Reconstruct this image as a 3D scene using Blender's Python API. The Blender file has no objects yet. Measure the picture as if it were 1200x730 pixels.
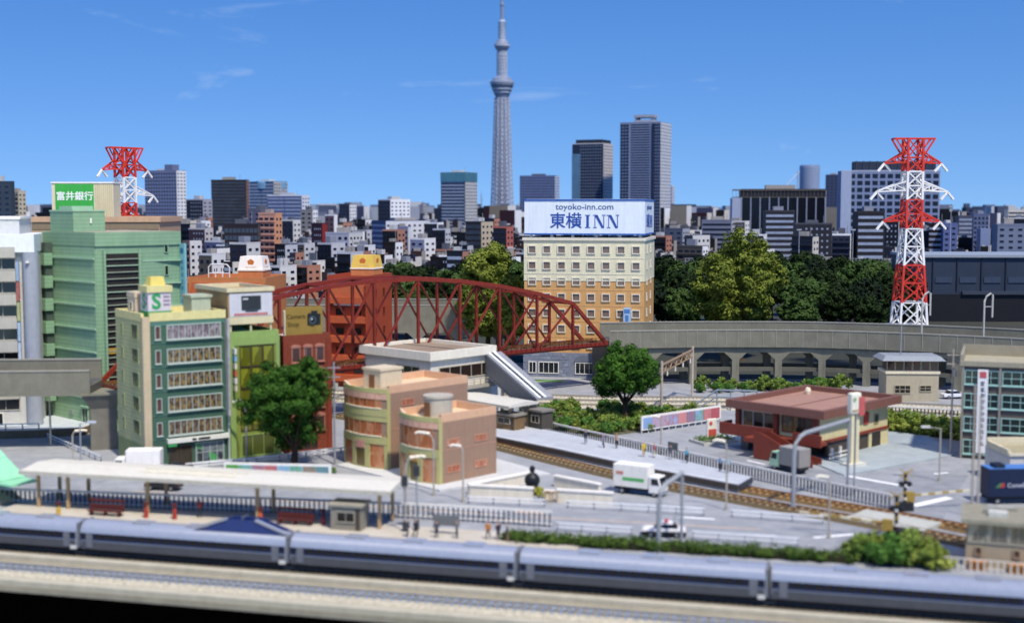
import bpy, bmesh, math, random
from mathutils import Vector, Matrix
R = math.radians
sc = bpy.context.scene
# ---------------------------------------------------------------- camera, sky, sun, exposure
cd = bpy.data.cameras.new('camera'); cam = bpy.data.objects.new('camera', cd); sc.collection.objects.link(cam)
cd.sensor_fit = 'HORIZONTAL'; cd.sensor_width = 360; cd.lens = 450; cd.clip_start = 1; cd.clip_end = 40000
cam.location = (0, 0, 36); cam.rotation_euler = (R(90 - 4.65), 0, 0)
cd.dof.use_dof = True; cd.dof.focus_distance = 330; cd.dof.aperture_fstop = .66; cd.dof.aperture_blades = 0
sc.camera = cam
SUN_AZ, SUN_EL = 30, 58            # degrees: to the right of the viewing axis behind the camera; above the horizon
w = bpy.data.worlds.new('World'); sc.world = w; w.use_nodes = True
wn, wl = w.node_tree.nodes, w.node_tree.links
bg = wn['Background']; bg.inputs['Strength'].default_value = .125
sky = wn.new('ShaderNodeTexSky'); sky.sky_type = 'NISHITA'; sky.sun_disc = False
sky.sun_elevation = R(SUN_EL); sky.sun_rotation = R(180 - SUN_AZ); sky.altitude = 0
sky.air_density = 1.2; sky.dust_density = .0; sky.ozone_density = 2.8
st = wn.new('ShaderNodeTexCoord'); sm = wn.new('ShaderNodeMapping'); sm.inputs['Scale'].default_value = (1, 1, 1.05); sm.inputs['Location'].default_value = (0, 0, .19)
sn = wn.new('ShaderNodeVectorMath'); sn.operation = 'NORMALIZE'   # the clear deep blue sits low, as on a dry day
wl.new(st.outputs['Generated'], sm.inputs['Vector']); wl.new(sm.outputs['Vector'], sn.inputs[0]); wl.new(sn.outputs['Vector'], sky.inputs['Vector'])
# thin wisps of cirrus over the whole sky
tc = wn.new('ShaderNodeTexCoord'); mp = wn.new('ShaderNodeMapping'); mp.inputs['Scale'].default_value = (2.2, 2.2, 11)
mp.inputs['Location'].default_value = (.35, .2, .55)
cn = wn.new('ShaderNodeTexNoise'); cn.inputs['Scale'].default_value = 2.1; cn.inputs['Detail'].default_value = 9; cn.inputs['Roughness'].default_value = .6; cn.inputs['Distortion'].default_value = .6
cr = wn.new('ShaderNodeValToRGB'); cr.color_ramp.elements[0].position = .63; cr.color_ramp.elements[1].position = .86
cr.color_ramp.elements[0].color = (0, 0, 0, 1); cr.color_ramp.elements[1].color = (.45, .45, .45, 1)
cm = wn.new('ShaderNodeMixRGB'); cm.inputs['Color2'].default_value = (6, 6.4, 7, 1)
wl.new(tc.outputs['Generated'], mp.inputs['Vector']); wl.new(mp.outputs['Vector'], cn.inputs['Vector']); wl.new(cn.outputs['Fac'], cr.inputs['Fac'])
wl.new(cr.outputs['Color'], cm.inputs['Fac']); hs = wn.new('ShaderNodeHueSaturation'); hs.inputs['Hue'].default_value = .515; hs.inputs['Saturation'].default_value = 1.38; wl.new(sky.outputs['Color'], hs.inputs['Color']); wl.new(hs.outputs['Color'], cm.inputs['Color1']); wl.new(cm.outputs['Color'], bg.inputs['Color'])
sd = bpy.data.lights.new('sun', 'SUN'); sun = bpy.data.objects.new('sun', sd); sc.collection.objects.link(sun)
sd.energy = 3.6; sd.angle = R(2.5); sd.color = (1, .91, .78)
ce = math.cos(R(SUN_EL))
sv = Vector((ce * math.sin(R(SUN_AZ)), -ce * math.cos(R(SUN_AZ)), math.sin(R(SUN_EL))))
sun.rotation_euler = sv.to_track_quat('Z', 'Y').to_euler(); sun.location = sv * 500
al = bpy.data.lights.new('ceiling_lamp', 'AREA'); lamp_o = bpy.data.objects.new('ceiling_lamp', al); sc.collection.objects.link(lamp_o)
al.shape = 'RECTANGLE'; al.size = 170; al.size_y = 90; al.energy = 85000; al.color = (1, .9, .74)      # the exhibition hall's soft warm lighting over the layout
lamp_o.location = (-45, 105, 165); lamp_o.rotation_euler = (Vector((-45, 105, 165)) - Vector((-5, 195, 0))).to_track_quat('Z', 'Y').to_euler()
vs = sc.view_settings; vs.view_transform = 'Standard'; vs.look = 'None'; vs.exposure = .32; vs.gamma = 1; vs.use_curve_mapping = False
sc.cycles.use_denoising = True; sc.cycles.max_bounces = 5; sc.cycles.diffuse_bounces = 2; sc.cycles.glossy_bounces = 3
# ---------------------------------------------------------------- helpers
COL = sc.collection
rnd = random.Random(7)
def lin(h):
    h = h.lstrip('#'); o = []
    for i in (0, 2, 4):
        v = int(h[i:i + 2], 16) / 255
        o.append(v / 12.92 if v <= .04045 else ((v + .055) / 1.055) ** 2.4)
    return o
MATS = {}
def mat(hexc, rough=.6, var=.07, scale=1.2, bump=0, metal=0, spec=.35, col2=None, bscale=18, stretch=None, sharp=False, siding=0):
    key = (hexc, rough, var, scale, bump, metal, spec, col2, bscale, stretch, sharp, siding)
    if key in MATS: return MATS[key]
    m = bpy.data.materials.new('paint_' + hexc.lstrip('#')); m.use_nodes = True
    n, l = m.node_tree.nodes, m.node_tree.links; b = n['Principled BSDF']
    b.inputs['Roughness'].default_value = rough; b.inputs['Metallic'].default_value = metal; b.inputs['Specular IOR Level'].default_value = spec
    c = lin(hexc); c2 = lin(col2) if col2 else [v * (1 + var) for v in c]; c1 = c if col2 else [v * (1 - var) for v in c]
    t = n.new('ShaderNodeTexCoord'); src = t.outputs['Object']
    if stretch:
        mm = n.new('ShaderNodeMapping'); mm.inputs['Scale'].default_value = stretch; l.new(src, mm.inputs['Vector']); src = mm.outputs['Vector']
    no = n.new('ShaderNodeTexNoise'); no.inputs['Scale'].default_value = scale; no.inputs['Detail'].default_value = 5; no.inputs['Roughness'].default_value = .62
    l.new(src, no.inputs['Vector'])
    ra = n.new('ShaderNodeValToRGB'); e = ra.color_ramp.elements
    e[0].position, e[1].position = (.46, .54) if sharp else (.3, .7)
    e[0].color = (*[min(v, 1) for v in c1], 1); e[1].color = (*[min(v, 1) for v in c2], 1)
    # grime: faint streaks running down, as on weathered or handled surfaces
    sm2 = n.new('ShaderNodeMapping'); sm2.inputs['Scale'].default_value = (1.7, 1.7, .22); l.new(t.outputs['Object'], sm2.inputs['Vector'])
    s2 = n.new('ShaderNodeTexNoise'); s2.inputs['Scale'].default_value = 1.1; s2.inputs['Detail'].default_value = 6; s2.inputs['Roughness'].default_value = .7; l.new(sm2.outputs['Vector'], s2.inputs['Vector'])
    r2 = n.new('ShaderNodeMapRange'); r2.inputs['From Min'].default_value = .35; r2.inputs['From Max'].default_value = .75; r2.inputs['To Min'].default_value = 1.05; r2.inputs['To Max'].default_value = .9; l.new(s2.outputs['Fac'], r2.inputs['Value'])
    mx = n.new('ShaderNodeVectorMath'); mx.operation = 'SCALE'; l.new(ra.outputs['Color'], mx.inputs[0]); l.new(r2.outputs['Result'], mx.inputs['Scale'])
    if siding:                                  # fine horizontal panel joints
        sx_ = n.new('ShaderNodeSeparateXYZ'); l.new(t.outputs['Object'], sx_.inputs[0]); md = n.new('ShaderNodeMath'); md.operation = 'PINGPONG'; md.inputs[1].default_value = siding / 2; l.new(sx_.outputs['Z'], md.inputs[0])
        lt = n.new('ShaderNodeMapRange'); lt.inputs['From Min'].default_value = .02; lt.inputs['From Max'].default_value = .09; lt.inputs['To Min'].default_value = .78; l.new(md.outputs[0], lt.inputs['Value'])
        m3 = n.new('ShaderNodeMath'); m3.operation = 'MULTIPLY'; l.new(r2.outputs['Result'], m3.inputs[0]); l.new(lt.outputs['Result'], m3.inputs[1]); l.new(m3.outputs[0], mx.inputs['Scale'])
    l.new(no.outputs['Fac'], ra.inputs['Fac']); l.new(mx.outputs['Vector'], b.inputs['Base Color'])
    if bump:
        bn = n.new('ShaderNodeTexNoise'); bn.inputs['Scale'].default_value = bscale; bn.inputs['Detail'].default_value = 3; l.new(t.outputs['Object'], bn.inputs['Vector'])
        bu = n.new('ShaderNodeBump'); bu.inputs['Strength'].default_value = bump; bu.inputs['Distance'].default_value = .05
        l.new(bn.outputs['Fac'], bu.inputs['Height']); l.new(bu.outputs['Normal'], b.inputs['Normal'])
    MATS[key] = m; return m
def glass(hexc='#1c2228', rough=.12, spec=.6): return mat(hexc, rough, .25, .35, spec=spec)
def interior(*hexes, scale=1.0):
    """window pane with goods, posters and blinds showing behind it"""
    key = ('int',) + hexes + (scale,)
    if key in MATS: return MATS[key]
    m = bpy.data.materials.new('shop_glass'); m.use_nodes = True
    n, l = m.node_tree.nodes, m.node_tree.links; b = n['Principled BSDF']; b.inputs['Roughness'].default_value = .15
    t = n.new('ShaderNodeTexCoord'); mm = n.new('ShaderNodeMapping'); mm.inputs['Scale'].default_value = (1.3 * scale, 1.3 * scale, .8 * scale)
    v = n.new('ShaderNodeTexVoronoi'); v.distance = 'CHEBYCHEV'; v.inputs['Scale'].default_value = 1.2
    oi = n.new('ShaderNodeObjectInfo'); ad = n.new('ShaderNodeVectorMath'); ad.operation = 'ADD'
    ra = n.new('ShaderNodeValToRGB'); ra.color_ramp.interpolation = 'CONSTANT'
    while len(ra.color_ramp.elements) < len(hexes): ra.color_ramp.elements.new(.5)
    for i, h in enumerate(hexes):
        ra.color_ramp.elements[i].position = i / len(hexes); ra.color_ramp.elements[i].color = (*lin(h), 1)
    l.new(t.outputs['Object'], ad.inputs[0]); l.new(oi.outputs['Random'], ad.inputs[1]); l.new(ad.outputs[0], mm.inputs['Vector']); l.new(mm.outputs['Vector'], v.inputs['Vector'])
    sp = n.new('ShaderNodeSeparateColor'); l.new(v.outputs['Color'], sp.inputs['Color']); l.new(sp.outputs['Red'], ra.inputs['Fac']); l.new(ra.outputs['Color'], b.inputs['Base Color'])
    MATS[key] = m; return m
class MB:
    def __init__(s): s.v = []; s.f = []; s.mi = []; s.cur = 0
    def add(s, vs, fs):
        o = len(s.v); s.v += [tuple(p) for p in vs]; s.f += [tuple(i + o for i in f) for f in fs]; s.mi += [s.cur] * len(fs); return s
    def box(s, x0, y0, z0, x1, y1, z1):
        return s.add([(x0, y0, z0), (x1, y0, z0), (x1, y1, z0), (x0, y1, z0), (x0, y0, z1), (x1, y0, z1), (x1, y1, z1), (x0, y1, z1)],
                     [(0, 3, 2, 1), (4, 5, 6, 7), (0, 1, 5, 4), (1, 2, 6, 5), (2, 3, 7, 6), (3, 0, 4, 7)])
    def cbox(s, cx, cy, z0, sx, sy, sz): return s.box(cx - sx / 2, cy - sy / 2, z0, cx + sx / 2, cy + sy / 2, z0 + sz)
    def prism(s, pts, z0, z1, top=None):
        n = len(pts); t = top or pts
        return s.add([(x, y, z0) for x, y in pts] + [(x, y, z1) for x, y in t],
                     [tuple(range(n - 1, -1, -1)), tuple(range(n, 2 * n))] + [(i, (i + 1) % n, (i + 1) % n + n, i + n) for i in range(n)])
    def extr_y(s, pts, y0, y1):          # polygon in xz extruded along y
        n = len(pts)
        return s.add([(x, y0, z) for x, z in pts] + [(x, y1, z) for x, z in pts],
                     [tuple(range(n)), tuple(range(2 * n - 1, n - 1, -1))] + [((i + 1) % n, i, i + n, (i + 1) % n + n) for i in range(n)])
    def beam(s, p, q, w, h=None):
        p, q = Vector(p), Vector(q); d = (q - p)
        if d.length < 1e-6: return s
        d.normalize(); h = h or w; up = Vector((0, 0, 1)) if abs(d.z) < .95 else Vector((0, 1, 0))
        a = d.cross(up).normalized(); b = a.cross(d).normalized(); a *= w / 2; b *= h / 2
        return s.add([p - a - b, p + a - b, p + a + b, p - a + b, q - a - b, q + a - b, q + a + b, q - a + b],
                     [(0, 1, 2, 3), (7, 6, 5, 4), (0, 4, 5, 1), (1, 5, 6, 2), (2, 6, 7, 3), (3, 7, 4, 0)])
    def pipe(s, path, r, n=8, r2=None):
        P = [Vector(p) for p in path]; m = len(P); vs, fs = [], []
        for i, p in enumerate(P):
            d = (P[min(i + 1, m - 1)] - P[max(i - 1, 0)]).normalized(); up = Vector((0, 0, 1)) if abs(d.z) < .9 else Vector((0, 1, 0))
            a = d.cross(up).normalized(); b = a.cross(d); rr = r if r2 is None else r + (r2 - r) * i / (m - 1)
            vs += [p + (a * math.cos(2 * math.pi * k / n) + b * math.sin(2 * math.pi * k / n)) * rr for k in range(n)]
        for i in range(m - 1):
            for k in range(n):
                k2 = (k + 1) % n; fs.append((i * n + k, i * n + k2, i * n + n + k2, i * n + n + k))
        fs += [tuple(range(n - 1, -1, -1)), tuple((m - 1) * n + k for k in range(n))]
        return s.add(vs, fs)
    def cyl(s, cx, cy, z0, z1, r, n=16, r2=None): return s.pipe([(cx, cy, z0), (cx, cy, z1)], r, n, r2)
    def lathe(s, prof, n=24, cx=0, cy=0):
        vs = [(cx + r * math.cos(2 * math.pi * k / n), cy + r * math.sin(2 * math.pi * k / n), z) for r, z in prof for k in range(n)]; m = len(prof)
        fs = [(i * n + k, i * n + (k + 1) % n, i * n + n + (k + 1) % n, i * n + n + k) for i in range(m - 1) for k in range(n)]
        return s.add(vs, fs + [tuple(range(n - 1, -1, -1)), tuple((m - 1) * n + k for k in range(n))])
    def sweep(s, path, prof):            # closed cross-section [(offset to the left, z)] along a plan polyline
        P = [Vector((p[0], p[1])) for p in path]; m = len(P); n = len(prof); vs, fs = [], []
        for i, p in enumerate(P):
            d = (P[min(i + 1, m - 1)] - P[max(i - 1, 0)]).normalized(); a = Vector((-d.y, d.x)); z = path[i][2] if len(path[i]) > 2 else 0
            vs += [(p.x + a.x * o, p.y + a.y * o, z + h) for o, h in prof]
        for i in range(m - 1):
            for k in range(n):
                k2 = (k + 1) % n; fs.append((i * n + k, i * n + k2, i * n + n + k2, i * n + n + k))
        return s.add(vs, fs + [tuple(range(n - 1, -1, -1)), tuple((m - 1) * n + k for k in range(n))])
    def mesh(s, name, mats, smooth=False):
        me = bpy.data.meshes.new(name); me.from_pydata(s.v, [], s.f)
        for m in (mats if isinstance(mats, (list, tuple)) else [mats]): me.materials.append(m)
        if any(s.mi): me.polygons.foreach_set('material_index', s.mi)
        bm = bmesh.new(); bm.from_mesh(me); bmesh.ops.recalc_face_normals(bm, faces=bm.faces); bm.to_mesh(me); bm.free()
        if smooth:
            for p in me.polygons: p.use_smooth = True
            me.set_sharp_from_angle(angle=R(38))
        return me
    def build(s, name, mats, parent=None, loc=(0, 0, 0), rot=(0, 0, 0), smooth=False, bevel=0):
        o = put(name, s.mesh(name, mats, smooth), parent, loc, rot)
        if bevel:
            b = o.modifiers.new('bevel', 'BEVEL'); b.width = bevel; b.segments = 2; b.limit_method = 'ANGLE'; b.angle_limit = R(40)
        return o
def put(name, data, parent=None, loc=(0, 0, 0), rot=(0, 0, 0)):
    o = bpy.data.objects.new(name, data); COL.objects.link(o); o.location = loc; o.rotation_euler = rot
    if parent: o.parent = parent
    return o
def tag(o, label=None, cat=None, group=None, kind=None):
    if label: o['label'] = label
    if cat: o['category'] = cat
    if group: o['group'] = group
    if kind: o['kind'] = kind
    return o
def thing(name, label, cat, loc=(0, 0, 0), rz=0, group=None):
    o = put(name, None, None, loc, (0, 0, R(rz))); o.empty_display_size = .5; return tag(o, label, cat, group)
def copy_tree(o, parent=None, **kw):
    c = o.copy(); COL.objects.link(c); c.parent = parent
    for ch in list(o.children): copy_tree(ch, c)
    return c
def struct(o): return tag(o, kind='structure')
CACHE = {}
def cached(key, fn):
    if key not in CACHE: CACHE[key] = fn()
    return CACHE[key]
FACE = {'F': 0, 'L': -90, 'R': 90}
def window(parent, face, u, z, ww, hh, fm, pm, W=0, fr=.13, dep=.14, nx=1, ny=1, sill=0, name='window'):
    """one window: frame object with its pane below it; u runs along the face, z is the bottom"""
    def frame():
        b = MB(); x0, x1 = -ww / 2, ww / 2
        b.box(x0, -dep, 0, x1, .03, fr); b.box(x0, -dep, hh - fr, x1, .03, hh); b.box(x0, -dep, fr, x0 + fr, .03, hh - fr); b.box(x1 - fr, -dep, fr, x1, .03, hh - fr)
        for i in range(1, nx): xx = x0 + ww * i / nx; b.box(xx - fr * .3, -dep * .8, fr, xx + fr * .3, .03, hh - fr)
        for i in range(1, ny): zz = hh * i / ny; b.box(x0 + fr, -dep * .75, zz - fr * .3, x1 - fr, .03, zz + fr * .3)
        if sill: b.box(x0 - .1, -dep - sill, -.12, x1 + .1, .03, -.004)
        return b.mesh(name, fm)
    fmsh = cached((ww, hh, fr, dep, nx, ny, sill, fm.name), frame)
    pmsh = cached(('pane', ww, hh, fr, pm.name), lambda: MB().box(-ww / 2 + fr, -.035, fr, ww / 2 - fr, .02, hh - fr).mesh('pane', pm))
    loc = {'F': (u, 0, z), 'L': (0, u, z), 'R': (W, u, z)}[face]
    o = put(name, fmsh, parent, loc, (0, 0, R(FACE[face]))); put('pane', pmsh, o)
    return o
def shell(root, W, D, H, wall, trim=None, roof=None, par=.8, th=.3, over=0):
    """plain walls, roof sheet and parapet of a flat-roofed building, corner at the origin"""
    trim = trim or wall; roof = roof or mat('#8d8a84', .8, .12, .6)
    MB().box(0, 0, 0, W, D, H - par).build('wall', wall, root)
    MB().box(th + .01, th + .01, H - par + .004, W - th - .01, D - th - .01, H - par + .06).build('roof', roof, root)
    b = MB(); o = over
    b.box(-o, -o, H - par + .003, W + o, th, H); b.box(-o, D - th, H - par + .003, W + o, D + o, H); b.box(-o, th, H - par + .003, th, D - th, H); b.box(W - th, th, H - par + .003, W + o, D - th, H)
    b.build('parapet', trim, root)
def text(parent, body, size, loc, m, rot=(90, 0, 0), name='lettering', bold=0, ext=.02, sx=1, align='CENTER'):
    cu = bpy.data.curves.new('t', 'FONT'); cu.body = body; cu.size = size; cu.align_x = align; cu.align_y = 'CENTER'; cu.extrude = ext; cu.offset = bold; cu.resolution_u = 3
    o = bpy.data.objects.new('t', cu); COL.objects.link(o); bpy.context.view_layer.update()
    me = bpy.data.meshes.new_from_object(o.evaluated_get(bpy.context.evaluated_depsgraph_get())); bpy.data.objects.remove(o); bpy.data.curves.remove(cu)
    me.name = name; me.materials.clear(); me.materials.append(m)
    t = put(name, me, parent, loc, tuple(R(a) for a in rot)); t.scale = (sx, 1, 1); return t
def tsign(parent, *a, **k): return text(parent, *a, **k)
# foliage: a cloud of small leaf faces gathered in clumps
def leaf_cloud(clumps, per, size, seed, squash=.85):
    r = random.Random(seed); vs, fs = [], []
    for (cx, cy, cz, cr_) in clumps:
        for _ in range(per):
            u = r.uniform(-1, 1); a = r.uniform(0, 6.283); q = math.sqrt(1 - u * u); rr = cr_ * (r.random() ** .35)
            n = Vector((q * math.cos(a), q * math.sin(a), u)); p = Vector((cx, cy, cz)) + Vector((n.x * rr, n.y * rr, n.z * rr * squash))
            n2 = (n + Vector((r.uniform(-.5, .5), r.uniform(-.5, .5), r.uniform(-.35, .65)))).normalized()
            t = n2.cross(Vector((r.uniform(-1, 1), r.uniform(-1, 1), r.uniform(-1, 1)))).normalized(); b = n2.cross(t); s = size * r.uniform(.6, 1.35)
            o = len(vs); vs += [tuple(p - t * s), tuple(p - b * s * .62), tuple(p + t * s), tuple(p + b * s * .62)]; fs.append((o, o + 1, o + 2, o + 3))
    return vs, fs
def leafmat(c1, c2, scale=.6): return mat(c1, .75, .1, scale, spec=.15, col2=c2)
def cloud_mesh(name, clumps, per, size, seed, m, squash=.85):
    b = MB(); vs, fs = leaf_cloud(clumps, per, size, seed, squash); me = bpy.data.meshes.new(name); me.from_pydata(vs, [], fs); me.materials.append(m); return me
def crown_clumps(seed, rx, ry, rz, cz, n, cr_, lobes=7):
    r = random.Random(seed); out = []; L = []
    for _ in range(lobes):
        a = r.uniform(0, 6.283); u = r.uniform(-.6, .95); q = math.sqrt(1 - u * u) * r.uniform(.35, .62); L.append((q * math.cos(a), q * math.sin(a), u * .55, r.uniform(.4, .58)))
    L.append((0, 0, 0, .62))
    while len(out) < n:
        lx, ly, lz, lr = r.choice(L); u = r.uniform(-.95, 1); a = r.uniform(0, 6.283); q = math.sqrt(1 - u * u); k = lr * r.uniform(.7, 1.05)
        x, y, z = lx + q * math.cos(a) * k, ly + q * math.sin(a) * k, lz + u * k
        if x * x + y * y + z * z > 1.12: continue
        out.append((x * rx, y * ry, cz + z * rz, cr_ * r.uniform(.65, 1.3)))
    return out
def tree(name, label, loc, h, rx, rz_, m, bark, seed, trunk_h, tr=.45, n=150, per=90, cl=.9, leaf=.2, group=None, lobes=8, cat='tree'):
    t = thing(name, label, cat, loc, seed * 37 % 360, group); r = random.Random(seed); cz = h - rz_
    b = MB(); path = [(0, 0, -.05)]; x = y = 0
    for i in range(1, 5):
        x += r.uniform(-.15, .15) * tr * 2; y += r.uniform(-.15, .15) * tr * 2; path.append((x, y, trunk_h * i / 3.2))
    b.pipe([(0, 0, -.05), (0, 0, .4)], tr * 1.7, 9, tr * 1.05); b.pipe(path, tr, 9, tr * .55); ex, ey, ez = path[-2]
    for k in range(7):
        a = k * .9 + r.uniform(-.2, .2); q = rx * r.uniform(.45, .72)
        mid = (ex + math.cos(a) * q * .45, ey + math.sin(a) * q * .45, ez + rz_ * .28); b.pipe([(ex, ey, ez - .4), mid, (ex + math.cos(a) * q, ey + math.sin(a) * q, cz + rz_ * r.uniform(-.2, .5))], tr * .42, 6, tr * .1)
    b.build('trunk', bark, t, smooth=True)
    put('crown', cloud_mesh('crown', crown_clumps(seed, rx, rx, rz_, cz, n, cl, lobes), per, leaf, seed, m), t)
    return t
def hedge_mesh(path, wd, h, seed, m, step=.55, per=60, leaf=.16, z=0):
    r = random.Random(seed); cl = []
    for (a, b_) in zip(path[:-1], path[1:]):
        a, b_ = Vector(a), Vector(b_); d = b_ - a; n = max(1, int(d.length / step)); nn = Vector((-d.y, d.x)).normalized()
        for i in range(n):
            for _ in range(max(1, int(wd / .7))):
                p = a + d * ((i + r.random()) / n) + nn * r.uniform(-wd / 2, wd / 2); hh = h * r.uniform(.55, 1.1); cl.append((p.x, p.y, z + hh * .5, hh * .55))
    return cloud_mesh('foliage', cl, per, leaf, seed, m)
# ---------------------------------------------------------------- ground, roads, water-table edge
TA = -14.1; TD = Vector((math.cos(R(TA)), math.sin(R(TA)))); TN = Vector((-TD.y, TD.x))
T0 = Vector((0, 129.6))                                    # a point on the train's centre line
def tl(s, off): p = T0 + TD * s + TN * off; return (p.x, p.y)
asphalt = mat('#8a8e92', .85, .10, .3, bump=.2, bscale=3, col2='#a1a4a7')
asphalt_d = mat('#8f97a2', .85, .1, .25, col2='#a0a8b2'); kerbm = mat('#c9c7bd', .8, .08)
b = MB(); b.add([(*tl(-3000, 3.05), 0), (*tl(3000, 3.05), 0), (9000, 14000, 0), (-9000, 14000, 0)], [(0, 1, 2, 3)])
struct(b.build('ground', mat('#33352f', .95, .3, .02, col2='#43463c')))
b = MB(); b.add([(*tl(-150, 3.1), .004), (*tl(150, 3.1), .004), (150, 236, .004), (112, 246, .004), (84, 259, .004), (62, 267, .004), (22, 268, .004), (4, 296, .004), (-150, 296, .004)], [tuple(range(9))])
struct(b.build('paved_yard', asphalt))
b = MB(); b.sweep([tl(-160, 0), tl(160, 0)], [(3.04, -2.95), (3.04, .12), (2.7, .12), (2.7, -2.95)]); struct(b.build('retaining_wall', mat('#8f8e86', .8, .1)))
b = MB(); b.sweep([tl(-160, 0), tl(160, 0)], [(2.9, -3.6), (2.9, -2.95), (-12.6, -2.95), (-12.6, -3.6)]); struct(b.build('track_bed', mat('#98927e', .85, .14, .5, bump=.3, bscale=6)))
b = MB(); b.sweep([tl(-160, 0), tl(160, 0)], [(-12.3, -60), (-12.3, -3.61), (-13.2, -3.61), (-13.2, -60)]); struct(b.build('layout_edge', mat('#030303', 1, .3, spec=0)))
def line(name, label, p, q, wd, hexc='#e6e8e6', z=.009, cat='road marking', group=None):
    p, q = Vector(p), Vector(q); d = (q - p).normalized(); n = Vector((-d.y, d.x)) * wd / 2
    b = MB(); b.add([(*(p - n), z), (*(q - n), z), (*(q + n), z), (*(p + n), z)], [(0, 1, 2, 3)])
    return tag(b.build(name, mat(hexc, .8, .12, 2)), label, cat, group)
def curved(pts, n=8):
    out = []; P = [Vector((p[0], p[1])) for p in pts]
    for i in range(len(P) - 1):
        p0, p1, p2, p3 = P[max(i - 1, 0)], P[i], P[i + 1], P[min(i + 2, len(P) - 1)]
        for k in range(n):
            t = k / n; out.append(.5 * ((2 * p1) + (p2 - p0) * t + (2 * p0 - 5 * p1 + 4 * p2 - p3) * t * t + (3 * p1 - p0 - 3 * p2 + p3) * t ** 3))
    return [(p.x, p.y) for p in out + [P[-1]]]
def ribbon(name, path, wd, z, m):
    return struct(MB().sweep(path, [(wd / 2, z - .004), (wd / 2, z), (-wd / 2, z), (-wd / 2, z - .004)]).build(name, m))
ribbon('road', curved([(-95, 172), (-45, 160), (0, 147.5), (30, 140.5), (62, 131)]), 11, .008, mat('#83878c', .85, .08, .4, col2='#9b9fa3', bump=.1))
ribbon('road', curved([(-62, 172), (-45, 174.5), (-28, 181), (-20, 188)]), 6.5, .012, mat('#83878c', .85, .08, .4, col2='#9b9fa3', bump=.1))
ribbon('road', curved([(30, 186), (39, 173), (50, 158), (60, 143)]), 7, .012, mat('#7d8186', .85, .08, .4, col2='#95999d', bump=.1))
ribbon('road', curved([(58, 172), (52, 160), (46, 147), (38, 133)]), 8, .016, mat('#7d8186', .85, .08, .4, col2='#95999d', bump=.1))
yl = mat('#d9b48c', .8, .1)
for nm, lb, p, q, w_, c_ in [
    ('lane_line', 'long faded orange centre line on the front road', (-48, 160.6), (-2, 148.3), .25, '#d8b795'),
    ('lane_line', 'faded orange line on the front road beside the police car', (2, 147.2), (28, 141.2), .25, '#d8b795'),
    ('stop_marking', 'short pale orange dash on the road below the memorial wall gap', (0.5, 149.6), (4, 148.8), .7, '#e2c3a5'),
    ('stop_marking', 'pale orange dash on the road left of the hedge', (-2.5, 145.6), (2, 144.6), .7, '#e2c3a5'),
    ('lane_dash', 'white lane dash on the road right of the police car', (24.6, 139.2), (29, 138.2), .55, '#f0f1f0'),
    ('lane_dash', 'white lane dash near the gantry lamp by the guardrail', (19.5, 146.9), (23.5, 145.9), .55, '#f0f1f0'),
    ('stop_line', 'white stop line before the lower crossing gate', (33, 137.6), (38.2, 139.2), .6, '#f0f1f0'),
    ('stop_line', 'long white line on the road below the restaurant sign pole', (44.5, 170.5), (51.5, 163.0), .8, '#f0f1f0'),
    ('lane_dash', 'white arrow stroke on the road left of the restaurant sign', (31.5, 192.0), (34.2, 187.5), .45, '#f0f1f0'),
    ('lane_dash', 'white dash beside the grey box truck on the fence road', (33.6, 180.5), (35.6, 177.6), .45, '#f0f1f0'),
    ('stop_line', 'white bar beyond the upper crossing gate', (48.5, 152.5), (54.5, 157), 1.2, '#f0f1f0'),
    ('lane_dash', 'short white dash by the poles near the grey office', (57.2, 171.2), (59.4, 172), .5, '#f0f1f0')]:
    line(nm, lb, p, q, w_, c_, z=.024)
# ---------------------------------------------------------------- railway tracks
railm = mat('#b98a5a', .25, .1, metal=.8); rail_grey = mat('#9aa0a8', .35, .1, metal=.7)  # copper tint of railm stands in for the warm glow on the rails
def track(label, path, z=0, ballast='#8a6d48', sleeper='#4d3b28', rail=railm, bw=3.6, spacing=.75, sz=.28, cat='railway track', group=None, gauge=1.3):
    t = thing('railway_track', label, cat, (0, 0, 0), 0, group)
    MB().sweep(path, [(bw / 2, z), (bw / 2 - .5, z + .22), (-bw / 2 + .5, z + .22), (-bw / 2, z)]).build('ballast', mat(ballast, .95, .35, 2.5, bump=.6, bscale=5, col2='#a98f66' if ballast == '#8a6d48' else None), t)
    b = MB(); P = [Vector(p) for p in path]; acc = 0
    for a, c in zip(P[:-1], P[1:]):
        d = c - a; L = d.length; d.normalize(); n = Vector((-d.y, d.x)); s = spacing - acc
        while s < L:
            q = a + d * s; u, v = q - n * 1.1, q + n * 1.1
            b.beam((u.x, u.y, z + .27), (v.x, v.y, z + .27), sz, .14); s += spacing
        acc = (acc + L) % spacing
    tag(b.build('sleepers', mat(sleeper, .9, .2), t), kind='stuff')
    for o in (-gauge / 2, gauge / 2):
        MB().sweep(path, [(o + .07, z + .33), (o + .07, z + .52), (o - .07, z + .52), (o - .07, z + .33)]).build('rail', rail, t)
    return t
track('warm brown track curving in front of the middle platform', curved([(-30, 219.5), (-5.3, 194.6), (6.1, 180.1), (13.8, 170.4), (21.9, 161.5), (31, 152.8), (39.4, 145.2), (48.2, 136), (54, 129)]), bw=4.2, sleeper='#a3977a', ballast='#5c5038', spacing=1.0)
track('warm brown siding track starting beyond the end of the middle platform', curved([(29.6, 161.2), (36, 155.2), (44, 148), (50.5, 141.5), (58, 133)]), bw=3.8, sleeper='#b59868', ballast='#6a5636', spacing=1.0)
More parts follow.
